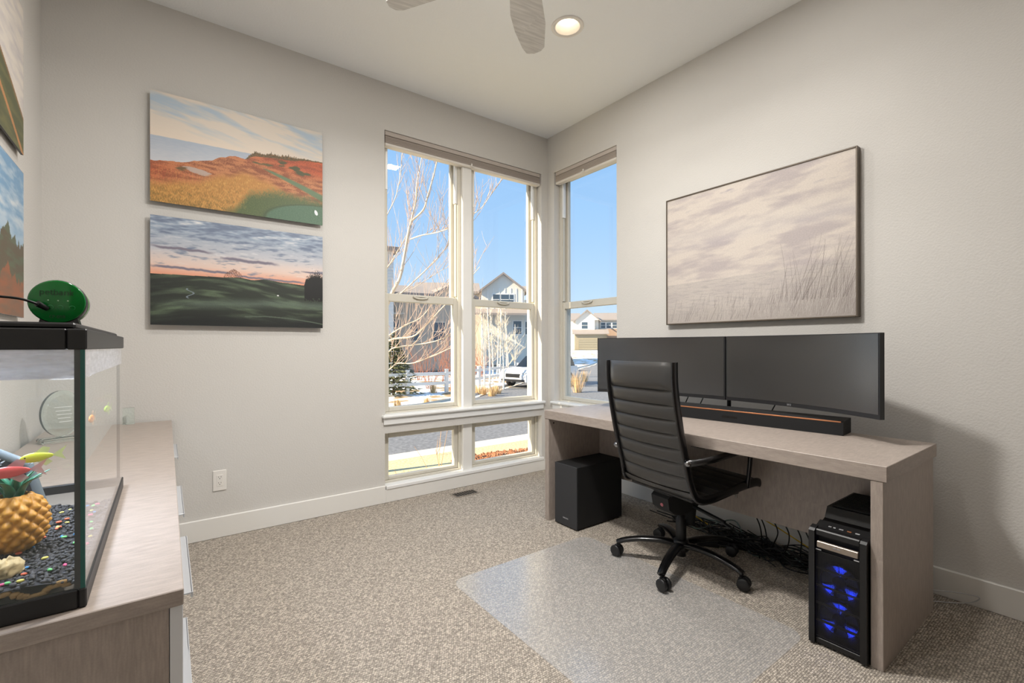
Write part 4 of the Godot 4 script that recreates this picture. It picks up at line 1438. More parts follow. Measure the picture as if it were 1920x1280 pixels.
# ---------------------------------------------------------------- the fish tank
func fish_tank():
	var x0 := -3.25
	var x1 := -2.94
	var z0 := 1.49
	var z1 := 2.275
	var t := thing("fish_tank", "rectangular glass fish tank with black rims on the cabinet", "fish tank", Vector3(-3.095, 0.72, 1.8825))
	T = Transform3D(Basis(), -Vector3(-3.095, 0, 1.8825))
	var ring := func(called: String, ya: float, yb: float, grow: float, wide: float):
		var st := mb()
		var a := x0 - grow
		var b := x1 + grow
		var c := z0 - grow
		var d := z1 + grow
		for r in [[a, c, a + wide, d], [b - wide, c, b, d], [a + wide, c, b - wide, c + wide], [a + wide, d - wide, b - wide, d]]:
			bx(st, Vector3(r[0], ya, r[1]), Vector3(r[2], yb, r[3]), 0.002)
		obj(called, st, M.black, t)
	ring.call("bottom_rim", 0.0, 0.031, 0.002, 0.010)
	ring.call("top_rim", 0.409, 0.442, 0.003, 0.024)
	var st := mb()
	bx(st, Vector3(x0, 0.002, z0), Vector3(x1, 0.008, z1))
	obj("tank_floor", st, mat(srgb(120, 114, 106), 0.6), t)
	var pane := glass(0.035, Color(0.80, 0.92, 0.88))
	for q in [[Vector3(x0, 0.008, z1), Vector3(x1, 0.008, z1), Vector3(0, 0, 1)], [Vector3(x1, 0.008, z0), Vector3(x1, 0.008, z1), Vector3(1, 0, 0)], [Vector3(x0, 0.008, z0), Vector3(x1, 0.008, z0), Vector3(0, 0, -1)], [Vector3(x0, 0.008, z0), Vector3(x0, 0.008, z1), Vector3(-1, 0, 0)]]:
		st = mb()
		var up := Vector3(0, 0.402, 0)
		poly(st, [q[0], q[1], q[1] + up, q[0] + up], q[2])
		obj("pane", st, pane, t)
	# dark silicone and the green edge of the thick glass at the corners
	for cx in [[x1, -1.0], [x0, 1.0]]:
		for cz in [[z1, -1.0], [z0, 1.0]]:
			st = mb()
			bx(st, Vector3(cx[0] + cx[1] * 0.0055, 0.031, cz[0] + cz[1] * 0.0005), Vector3(cx[0] + cx[1] * 0.0125, 0.409, cz[0] + cz[1] * 0.006))
			obj("silicone_seam", st, M.black, t)
	st = mb()
	bx(st, Vector3(x1 - 0.0054, 0.031, z1 - 0.006), Vector3(x1 + 0.0004, 0.409, z1 + 0.0005))
	obj("glass_edge", st, mat(srgb(20, 92, 84), 0.15), t)
	st = mb()
	poly(st, [Vector3(x0 + 0.003, 0.362, z0 + 0.003), Vector3(x1 - 0.003, 0.362, z0 + 0.003), Vector3(x1 - 0.003, 0.362, z1 - 0.003), Vector3(x0 + 0.003, 0.362, z1 - 0.003)], Vector3.UP)
	obj("water_surface", st, glass(0.06, Color(0.8, 0.9, 0.95)), t)
	# dried mineral film on the glass above the water
	var film := mat(Color(0.86, 0.87, 0.92, 0.62), 0.4)
	film.transparency = BaseMaterial3D.TRANSPARENCY_ALPHA
	var fn := noise_tex(256, noise(0.02, 4, 61), [[0.0, 0.5, 1.0], [Color(0.70, 0.71, 0.78, 0.45), Color(0.84, 0.85, 0.90, 0.62), Color(0.95, 0.95, 0.98, 0.85)]])
	film.albedo_color = Color(1, 1, 1, 0.8)
	film.albedo_texture = fn
	film.uv1_triplanar = true
	film.uv1_scale = Vector3(3, 14, 3)
	st = mb()
	bx(st, Vector3(x0 + 0.008, 0.364, z1 - 0.0025), Vector3(x1 - 0.008, 0.409, z1 - 0.0020))
	bx(st, Vector3(x1 - 0.0025, 0.364, z0 + 0.004), Vector3(x1 - 0.0020, 0.409, z1 - 0.008))
	obj("water_stain", st, film, t)
	# hood and lamp
	st = mb()
	bx(st, Vector3(x0 - 0.002, 0.442, z0 - 0.002), Vector3(x1 - 0.012, 0.452, z1 - 0.012), 0.003)
	obj("hood", st, M.black, t)
	st = mb()
	bx(st, Vector3(x0 + 0.09, 0.424, z0 + 0.08), Vector3(x1 - 0.09, 0.441, z1 - 0.08), 0.003)
	var bar := obj("lamp_bar", st, M.black, t)
	st = mb()
	bx(st, Vector3(x0 + 0.10, 0.4225, z0 + 0.10), Vector3(x1 - 0.10, 0.424, z1 - 0.10))
	obj("lamp_face", st, glow(Color(0.86, 0.90, 1.0), 2.5), bar)
	T = Transform3D()
	var l := AreaLight3D.new()
	l.name = "tank_light"
	l.light_color = Color(0.88, 0.93, 1.0)
	l.light_energy = 0.55
	l.area_size = Vector2(0.11, 0.58)
	l.area_range = 6.0
	l.shadow_enabled = true
	t.add_child(l)
	l.rotation_degrees.x = -90
	l.position = Vector3(0, 0.420, 0)
	tank_contents()
	feeder()

func tank_contents():
	var base := 0.728
	rng.seed = 77
	# black gravel heaped towards the near end
	var unit := mb()
	ellipsoid(unit, Vector3.ZERO, Vector3(1, 0.7, 0.85), 6, 4)
	var pebble := done(unit)
	var mm := MultiMesh.new()
	mm.transform_format = MultiMesh.TRANSFORM_3D
	mm.use_colors = true
	mm.mesh = pebble
	var high := func(x: float, z: float) -> float:
		return base + 0.010 + 0.030 * smoothstep(1.70, 1.9, z) + 0.012 * sin(x * 31.0 + z * 17.0) * 0.5
	mm.instance_count = 5200
	for i in 5200:
		var x := rng.randf_range(-3.243, -2.947)
		var z := rng.randf_range(1.66, 2.268)
		var s := rng.randf_range(0.0028, 0.0052)
		mm.set_instance_transform(i, Transform3D(Basis(Vector3.UP, rng.randf() * TAU).scaled(Vector3.ONE * s), Vector3(x, high.call(x, z) - rng.randf_range(0.0, 0.006), z)))
		var g := rng.randf_range(0.012, 0.05)
		mm.set_instance_color(i, Color(g, g * 1.02, g * 1.12))
	var gi := MultiMeshInstance3D.new()
	gi.name = "gravel"
	gi.multimesh = mm
	var gm := mat(Color(1, 1, 1), 0.6)
	gm.vertex_color_use_as_albedo = true
	gi.material_override = gm
	gi.set_meta("kind", "stuff")
	gi.set_meta("label", "black gravel on the bottom of the fish tank")
	gi.set_meta("category", "gravel")
	add_child(gi)
	var st := mb()
	grid(st, 20, 24, func(u, v):
		var x := lerpf(-3.244, -2.946, u)
		var z := lerpf(2.269, 1.66, v)
		return Vector3(x, high.call(x, z) - 0.004, z))
	var tank := find_child("fish_tank", false, false)
	var sand := obj("gravel_bed", st, mat(srgb(34, 34, 38), 0.9), tank)
	sand.position = -tank.position
	sand.set_meta("kind", "stuff")
	# sandy strip along the near glass
	st = mb()
	for i in 70:
		var x := lerpf(-3.23, -2.96, i / 69.0)
		T = Transform3D(Basis(), Vector3(x + rng.randf_range(-0.003, 0.003), 0.755 + 0.006 * sin(i * 0.4) + 0.004 * rng.randf(), 2.266))
		ellipsoid(st, Vector3.ZERO, Vector3(rng.randf_range(0.004, 0.009), 0.004, 0.004), 6, 4)
	T = Transform3D()
	var strip := obj("sand_strip", st, mat(srgb(150, 120, 74), 0.9))
	strip.set_meta("kind", "stuff")
	strip.set_meta("label", "tan sand gathered along the near glass of the tank")
	strip.set_meta("category", "sand")
	var hues := [["pink", srgb(236, 96, 150)], ["orange", srgb(238, 112, 74)], ["blue", srgb(64, 150, 216)], ["green", srgb(120, 224, 130)], ["yellow", srgb(226, 216, 110)]]
	var mats := []
	for h in hues: mats.append(mat(h[1], 0.5))
	for i in 90:
		var k := i % 5
		var x := rng.randf_range(-3.12, -2.952)
		var z := rng.randf_range(1.72, 2.262)
		var o := put("bright_pebble", pebble, mats[k])
		o.position = Vector3(x, high.call(x, z) + 0.0015, z)
		o.rotation.y = rng.randf() * TAU
		o.scale = Vector3(1.3, 0.9, 1.0) * rng.randf_range(0.003, 0.0044)
		tag(o, "bright %s pebble lying on the black tank gravel" % hues[k][0], "pebble", "bright %s pebbles in the fish tank" % hues[k][0])
	# pineapple house
	var p := thing("pineapple_ornament", "golden pineapple house with green leaves on the tank gravel", "ornament", Vector3(-3.058, 0.762, 2.06), 0.5)
	st = mb()
	grid(st, 96, 48, func(u, v):
		var a: float = TAU * u
		var r := 0.045 * sqrt(maxf(0.0, 1.0 - pow(absf(v * 1.86 - 0.96), 2.3))) 
		var s := pow(absf(sin(6.0 * a + v * 14.0) * sin(6.0 * a - v * 14.0)), 0.8)
		r *= 0.90 + 0.22 * s
		return Vector3(cos(a) * r, v * 0.104, -sin(a) * r))
	obj("body", st, mat(srgb(206, 146, 48), 0.45), p)
	st = mb()
	T = Transform3D(Basis(Vector3(0, 0, 1), -PI / 2 - 0.15), Vector3(0.034, 0.058, -0.004))
	lathe(st, [Vector2(0, 0.004), Vector2(0.016, 0.004), Vector2(0.018, 0.010), Vector2(0.022, 0.006), Vector2(0.022, -0.01)], 20)
	T = Transform3D()
	obj("doorway", st, mat(srgb(96, 68, 34), 0.8), p)
	for k in 11:
		var a := TAU * k / 11.0
		var d := Vector3(cos(a), 0, sin(a))
		var far := 0.030 if k % 2 else 0.050
		st = mb()
		tube(st, spline([d * 0.006 + Vector3.UP * 0.098, d * (far * 0.45) + Vector3.UP * 0.125, d * far + Vector3.UP * (0.148 if k % 2 else 0.138)], 4), 0.011, 0.002, 6, 0.3)
		obj("leaf", st, mat(srgb(20, 96, 66), 0.4), p)
	# dark slab cave
	var c := thing("slate_cave", "black speckled cave slab with a grey edge behind the pineapple", "ornament", Vector3(-3.12, 0.755, 1.90), 0.25)
	st = mb()
	prism(st, PackedVector2Array([Vector2(-0.09, 0), Vector2(-0.09, 0.20), Vector2(-0.03, 0.195), Vector2(0.052, 0.135), Vector2(0.085, 0.0)]), -0.012, 0.012, 2)
	obj("slab", st, mat(srgb(30, 33, 40), 0.5), c)
	st = mb()
	for e in [[Vector3(-0.09, 0.198, 0.008), Vector3(-0.03, 0.194, 0.008)], [Vector3(-0.03, 0.194, 0.008), Vector3(0.052, 0.134, 0.008)], [Vector3(0.052, 0.134, 0.008), Vector3(0.085, 0.0, 0.008)]]:
		tube(st, e, 0.009, 0.009, 6)
	obj("edge", st, mat(srgb(112, 122, 126), 0.5), c)
	st = mb()
	for i in 26:
		T = Transform3D(Basis(Vector3(0, 0, 1), rng.randf() * 3.0), Vector3(rng.randf_range(-0.08, 0.03), rng.randf_range(0.03, 0.16), 0.0122))
		ellipsoid(st, Vector3.ZERO, Vector3(rng.randf_range(0.002, 0.007), 0.0015, 0.0006), 6, 4)
	T = Transform3D()
	obj("pale_fleck", st, mat(srgb(190, 198, 206), 0.5), c)
	# lumpy stone
	for q in [[Vector3(-3.045, 0.775, 2.19), 0.021, "cream lumpy coral stone in front of the pineapple ornament"], [Vector3(-3.09, 0.778, 2.15), 0.026, "larger cream coral stone beside the pineapple ornament"]]:
		st = mb()
		var nn := noise(1.0, 3, 66)
		grid(st, 24, 14, func(u, v):
			var a: float = TAU * u
			var b: float = PI * (v - 0.5)
			var d := Vector3(cos(a) * cos(b), sin(b) * 0.8, -sin(a) * cos(b))
			return d * (q[1] * (1.0 + 0.55 * nn.get_noise_3dv(d * 2.6 + q[0] * 20.0))))
		var o := obj("coral_stone", st, mat(srgb(196, 176, 132), 0.9))
		o.position = q[0]
		tag(o, q[2], "stone")
	# fish
	var list := [
		[Vector3(-3.045, 0.926, 2.16), 0.2, 0.026, srgb(236, 96, 92), "pink-red glowing fish swimming above the pineapple"],
		[Vector3(-3.020, 0.938, 2.11), 0.45, 0.023, srgb(214, 226, 70), "yellow-green fish swimming beside the pink-red fish"],
		[Vector3(-2.985, 0.955, 1.72), 1.5, 0.026, srgb(240, 150, 60), "orange fish swimming near the back of the tank"],
		[Vector3(-2.965, 0.965, 1.60), 1.4, 0.024, srgb(190, 226, 80), "small lime fish near the far glass of the tank"],
	]
	for f in list:
		var o := thing("aquarium_fish", f[4], "fish", f[0], f[1], "fish in the tank")
		var L: float = f[2]
		st = mb()
		grid(st, 14, 16, func(u, v):
			var a: float = TAU * u
			var x := lerpf(-1.0, 1.0, v)
			var r := pow(maxf(0.0, 1.0 - x * x), 0.6) * (1.0 + 0.25 * x * -1.0)
			return Vector3(x * L, sin(a) * r * L * 0.36, -cos(a) * r * L * 0.17))
		obj("body", st, mat(f[3], 0.4), o)
		var finm := mat(Color(f[3].r, f[3].g, f[3].b).lerp(Color(0.85, 0.9, 0.92), 0.5), 0.5)
		finm.albedo_color.a = 0.5
		finm.transparency = BaseMaterial3D.TRANSPARENCY_ALPHA
		for q in [[Vector3(0.85, 0.0, 0), Vector3(1.75, 0.62, 0), Vector3(1.45, 0.05, 0), Vector3(1.7, -0.5, 0), "tail_fin"], [Vector3(-0.2, 0.3, 0), Vector3(0.35, 0.78, 0), Vector3(0.75, 0.62, 0), Vector3(0.6, 0.2, 0), "back_fin"], [Vector3(-0.1, -0.28, 0), Vector3(0.5, -0.75, 0), Vector3(0.9, -0.5, 0), Vector3(0.6, -0.2, 0), "belly_fin"]]:
			st = mb()
			for s in [-1.0, 1.0]:
				var pts := []
				for k in 4: pts.append(q[k] * L + Vector3(0, 0, s * 0.0006))
				poly(st, [pts[0], pts[1], pts[2]], Vector3(0, 0, s))
				poly(st, [pts[0], pts[2], pts[3]], Vector3(0, 0, s))
			obj(q[4], st, finm, o)
		st = mb()
		for s in [-1.0, 1.0]: ellipsoid(st, Vector3(-0.72 * L, 0.07 * L, s * 0.10 * L), Vector3.ONE * L * 0.06, 8, 6)
		obj("eyes", st, M.hole, o)

func feeder():
	# round automatic feeder lying on the hood, its green end to the room
	var c := Vector3(-2.995, 1.2155, 2.10)
	var t := thing("fish_feeder", "round automatic fish feeder with a green face on the tank hood", "fish feeder", Vector3(c.x, 1.172, c.z))
	var off := Vector3(0, c.y - 1.172, 0)
	var lie := Basis(Vector3.RIGHT, PI / 2)
	var st := mb()
	T = Transform3D(lie, off)
	lathe(st, [Vector2(0, -0.026), Vector2(0.0385, -0.026), Vector2(0.0395, -0.024), Vector2(0.0395, -0.002), Vector2(0.0385, 0.0), Vector2(0, 0)], 40)
	obj("body", st, M.black, t)
	st = mb()
	lathe(st, [Vector2(0, 0.0), Vector2(0.0375, 0.0), Vector2(0.0385, 0.0008), Vector2(0.037, 0.0016), Vector2(0, 0.0016)], 40)
	obj("face", st, mat(srgb(4, 122, 46), 0.15), t)
	st = mb()
	lathe(st, [Vector2(0.0, -0.072), Vector2(0.035, -0.072), Vector2(0.0375, -0.070), Vector2(0.0375, -0.027)], 40)
	obj("food_drum", st, mat(srgb(60, 74, 100), 0.15), t)
	st = mb()
	lathe(st, [Vector2(0.0378, -0.052), Vector2(0.0384, -0.052), Vector2(0.0384, -0.044), Vector2(0.0378, -0.044)], 40)
	obj("drum_band", st, mat(srgb(150, 196, 130), 0.3), t)
	T = Transform3D()
	st = mb()
	prism(st, PackedVector2Array([Vector2(-0.026, 0.0), Vector2(0.030, 0.0), Vector2(0.026, 0.018), Vector2(-0.022, 0.018)]), -0.030, -0.002, 2)
	obj("cradle", st, M.black_gloss, t)
	var ink := mat(srgb(8, 62, 28), 0.3)
	lettering("maker_mark", "petbank", 0.0095, ink, t, Transform3D(Basis(), off + Vector3(-0.001, 0.0165, 0.0022)), 0.0004)
	lettering("model_print", "CP-01B", 0.0050, ink, t, Transform3D(Basis(), off + Vector3(0.0, -0.0275, 0.0022)), 0.0004)
	for x in [-0.022, -0.009, 0.004, 0.020]:
		st = mb()
		T = Transform3D(lie, off + Vector3(x, -0.0105, 0.0014))
		lathe(st, [Vector2(0.0034, 0.0), Vector2(0.0042, 0.0), Vector2(0.0042, 0.0006), Vector2(0.0034, 0.0006)], 18)
		T = Transform3D()
		obj("button_ring", st, mat(srgb(40, 150, 80), 0.2), t)
	for x in [-0.012, 0.001, 0.014]:
		st = mb()
		T = Transform3D(lie, off + Vector3(x, 0.002, 0.0014))
		lathe(st, [Vector2(0, 0.0), Vector2(0.0012, 0.0), Vector2(0.0012, 0.0005), Vector2(0, 0.0005)], 10)
		T = Transform3D()
		obj("indicator", st, mat(srgb(190, 230, 190), 0.3), t)
	st = mb()
	tube(st, spline([Vector3(-0.28, 0.050, 0.035), Vector3(-0.12, 0.0475, 0.030), Vector3(-0.055, 0.046, 0.025), Vector3(-0.03, 0.040, 0.020), Vector3(-0.014, 0.031, 0.006)], 6), 0.0021, 0.0021, 8)
	tube(st, [Vector3(-0.024, 0.038, 0.016), Vector3(-0.013, 0.030, 0.004)], 0.0055, 0.0042, 8)
	obj("power_lead", st, M.cord, t)

# ---------------------------------------------------------------- outside
func lie(x: float, z: float) -> float:
	# height of the ground: the street lies a metre below the floor and the land rises slowly far off
	var d := Vector2(x - CAM.x, z - CAM.z).length()
	if z > -5.4 and x < 40.0 and d < 40.0: return lerpf(-0.30, -0.96, smoothstep(-0.3, -4.8, z))
	return -1.0 + 1.35 * smoothstep(40.0, 100.0, d)

func ribbon(called: String, left: Array, right: Array, m: Material, up := 0.0) -> MeshInstance3D:
	var st := mb()
	var n := left.size()
	for i in n - 1:
		for k in 6:
			var q := []
			for e in [[left, i, float(k) / 6], [right, i, float(k) / 6], [right, i, float(k + 1) / 6], [left, i, float(k + 1) / 6]]:
				var p: Vector2 = e[0][e[1]].lerp(e[0][e[1] + 1], e[2])
				q.append(Vector3(p.x, minf(lie(p.x, minf(p.y, -5.5)), 1e9) + up, p.y))
			poly(st, [q[0], q[1], q[2]], Vector3.UP)
			poly(st, [q[0], q[2], q[3]], Vector3.UP)
	return shell(called, st, m)

func branch(st: SurfaceTool, p: Vector3, d: Vector3, len: float, r: float, level: int, lift: float):
	var pts := [p]
	var q := p
	var dir := d
	for k in 4:
		dir = (dir + Vector3(rng.randf_range(-0.16, 0.16), rng.randf_range(-0.08, 0.14) + lift, rng.randf_range(-0.16, 0.16))).normalized()
		q += dir * (len / 4.0)
		pts.append(q)
	tube(st, pts, r, r * 0.45, 5 if level > 0 else 4)
	if level <= 0: return
	for k in rng.randi_range(3, 5):
		var i := rng.randi_range(1, 4)
		var side := Vector3(rng.randf_range(-1, 1), rng.randf_range(-0.1, 0.8), rng.randf_range(-1, 1)).normalized()
		branch(st, pts[i], (dir * 0.9 + side * 0.8).normalized(), len * rng.randf_range(0.4, 0.7), maxf(r * 0.5, 0.0025), level - 1, lift)

func outside():
	var snow_tex := noise_tex(512, noise(0.012, 5, 201), [[0.0, 0.36, 0.46, 0.6, 1.0], [srgb(150, 120, 84), srgb(176, 150, 114), srgb(232, 234, 238), srgb(240, 242, 246), srgb(246, 247, 250)]])
	var snow := mat(Color(1, 1, 1), 0.9)
	snow.albedo_texture = snow_tex
	world_map(snow, 0.09)
	var tar_tex := noise_tex(256, noise(0.05, 4, 202), [[0.0, 1.0], [srgb(96, 97, 100), srgb(140, 140, 143)]])
	var tar := mat(Color(1, 1, 1), 0.9)
	tar.albedo_texture = tar_tex
	world_map(tar, 0.6)
	var lawn_tex := noise_tex(256, noise(0.06, 4, 203), [[0.0, 0.5, 1.0], [srgb(158, 140, 98), srgb(200, 184, 144), srgb(222, 210, 178)]])
	var lawn := mat(Color(1, 1, 1), 0.95)
	lawn.albedo_texture = lawn_tex
	world_map(lawn, 1.2)
	var kerb := mat(srgb(206, 200, 190), 0.9)
	bumpy(kerb, noise_tex(256, noise(0.1, 3, 204)), 0.3)
	world_map(kerb, 1.0)
	# ground beyond the street
	var st := mb()
	grid(st, 60, 60, func(u, v):
		var x := lerpf(-60.0, 260.0, u)
		var z := lerpf(-5.6, -240.0, v)
		return Vector3(x, lie(x, z) - 0.06, z))
	shell("ground_snow", st, snow, "snowy ground with bare patches beyond the street")
	st = mb()
	grid(st, 40, 10, func(u, v):
		var x := lerpf(-14.0, 16.0, u)
		var z := lerpf(-0.2, -4.92, v)
		return Vector3(x, lie(x, z), z))
	shell("ground_lawn", st, lawn, "dry straw-coloured lawn below the windows")
	var near := [Vector2(-30, -5.45), Vector2(-4, -5.45), Vector2(0.5, -5.45), Vector2(4.2, -5.56), Vector2(9, -6.4), Vector2(16, -9.5), Vector2(34, -20), Vector2(90, -58)]
	var far := [Vector2(-30, -11.3), Vector2(-4, -11.2), Vector2(2.5, -11.2), Vector2(4.3, -11.5), Vector2(7.1, -12.9), Vector2(18.5, -21.6), Vector2(34, -31.5), Vector2(90, -75)]
	ribbon("ground_street", near, far, tar, 0.0)
	var inner := near.map(func(p): return p + Vector2(0.0, 0.62))
	ribbon("ground_gutter", inner, near, kerb, 0.02)
	var back := far.map(func(p): return p + Vector2(0.15, -0.45))
	ribbon("ground_far_kerb", far, back, kerb, 0.03)
	# far side kerb wall and sidewalk
	st = mb()
	for i in far.size() - 1:
		var a: Vector2 = back[i]
		var b: Vector2 = back[i + 1]
		poly(st, [Vector3(a.x, lie(a.x, a.y), a.y), Vector3(b.x, lie(b.x, b.y), b.y), Vector3(b.x, lie(b.x, b.y) + 0.12, b.y), Vector3(a.x, lie(a.x, a.y) + 0.12, a.y)], Vector3(0, 0, 1))
	shell("ground_kerb_face", st, kerb)
	# mulch ring on the lawn
	rng.seed = 301
	st = mb()
	for i in 420:
		var a := rng.randf() * TAU
		var r := sqrt(rng.randf())
		var x := 1.95 + cos(a) * r * 0.85
		var z := -3.75 + sin(a) * r * 0.42
		T = Transform3D(Basis(Vector3(rng.randf(), rng.randf(), 0.4).normalized(), rng.randf() * TAU), Vector3(x, lie(x, z) + 0.02, z))
		bx(st, Vector3(-0.035, -0.004, -0.012), Vector3(0.035, 0.004, 0.012))
	T = Transform3D()
	var mu := obj("bark_mulch", st, mat(srgb(176, 120, 86), 0.9))
	mu.set_meta("kind", "stuff")
	mu.set_meta("label", "reddish bark mulch in a ring on the dry lawn")
	mu.set_meta("category", "mulch")
	near_tree()
	plants()
	fence()
	houses()
	parked_car()

func near_tree():
	rng.seed = 311
	var t := thing("bare_tree", "bare pale-barked tree spreading branches across the left window", "tree", at_px(640, 905, 7.4))
	var foot := t.position
	t.position.y = lie(foot.x, foot.z) - 0.02
	T = Transform3D(Basis(), -t.position)
	var bark := mat(srgb(214, 203, 190), 0.85)
	var twigm := mat(srgb(198, 176, 164), 0.85)
	var crotch := at_px(668, 700, 7.4)
	var st := mb()
	tube(st, spline([t.position, at_px(645, 800, 7.4), crotch], 5), 0.11, 0.08, 10)
	obj("trunk", st, bark, t)
	var limbs := [
		[0.050, [[668, 700, 7.4], [705, 620, 7.4], [735, 550, 7.3], [750, 520, 7.3], [758.6, 478, 7.3], [767, 431, 7.2], [771.5, 414, 7.2], [781, 372, 7.1], [782, 344, 7.0], [791, 297, 7.0], [797, 240, 6.9]]],
		[0.022, [[771.5, 414, 7.2], [794, 393, 7.1], [803, 365, 7.0], [815, 323, 6.9], [822, 290, 6.8], [830, 240, 6.8]]],
		[0.015, [[770, 448, 7.2], [790, 441, 7.0], [812, 437, 6.9], [831, 432, 6.7], [850, 424, 6.6], [882, 405, 6.5], [906, 386, 6.4], [926, 356, 6.3]]],
		[0.017, [[740, 560, 7.3], [784, 520, 7.3], [822, 482, 7.4], [848, 451, 7.4], [886, 415, 7.5]]],
		[0.030, [[668, 690, 7.4], [690, 560, 7.8], [721, 508, 8.0], [735, 489, 7.8], [767, 433, 7.3]]],
		[0.018, [[680, 600, 7.8], [705, 470, 8.0], [721, 414, 8.0], [742, 370, 8.1], [751.5, 323, 8.1], [756, 270, 8.1]]],
		[0.022, [[672, 690, 7.4], [725, 640, 6.9], [772, 631, 6.7], [794, 614, 6.6], [827, 579, 6.5], [860, 545, 6.4], [900, 500, 6.3]]],
		[0.018, [[672, 680, 7.4], [726, 631, 7.2], [761, 609, 7.1], [787.5, 596, 7.0], [807, 574, 6.9], [835, 530, 6.9]]],
		[0.015, [[668, 705, 7.4], [725, 662, 6.6], [741.6, 651, 6.5], [805, 642, 6.3], [842, 629, 6.2], [880, 612, 6.2]]],
		[0.015, [[668, 720, 7.4], [725, 695, 6.9], [744, 681, 6.8], [776, 680, 6.7], [822, 662, 6.6], [851, 649, 6.5], [890, 628, 6.4]]],
		[0.014, [[690, 640, 8.2], [730, 560, 8.6], [775, 540, 8.8], [830, 505, 9.0], [858, 495, 9.0]]],
	]
	var tips := mb()
	for L in limbs:
		var pts := []
		for q in L[1]: pts.append(at_px(q[0], q[1], q[2]))
		pts = spline(pts, 4)
		st = mb()
		tube(st, pts, L[0] * 0.72, 0.004, 7)
		obj("limb", st, bark, t)
		for i in range(5, pts.size()):
			for k in [0, 1, 1, 2][rng.randi_range(0, 3)]:
				var along: Vector3 = (pts[i] - pts[i - 1]).normalized()
				var side := Vector3(rng.randf_range(-1, 1), rng.randf_range(0.0, 1.0), rng.randf_range(-1, 1)).normalized()
				branch(tips, pts[i], (along * 0.7 + side * 0.7).normalized(), rng.randf_range(0.25, 0.7), 0.0044, 1, 0.14)
	var tw := obj("twigs", tips, twigm, t)
	tw.set_meta("kind", "stuff")
	T = Transform3D()

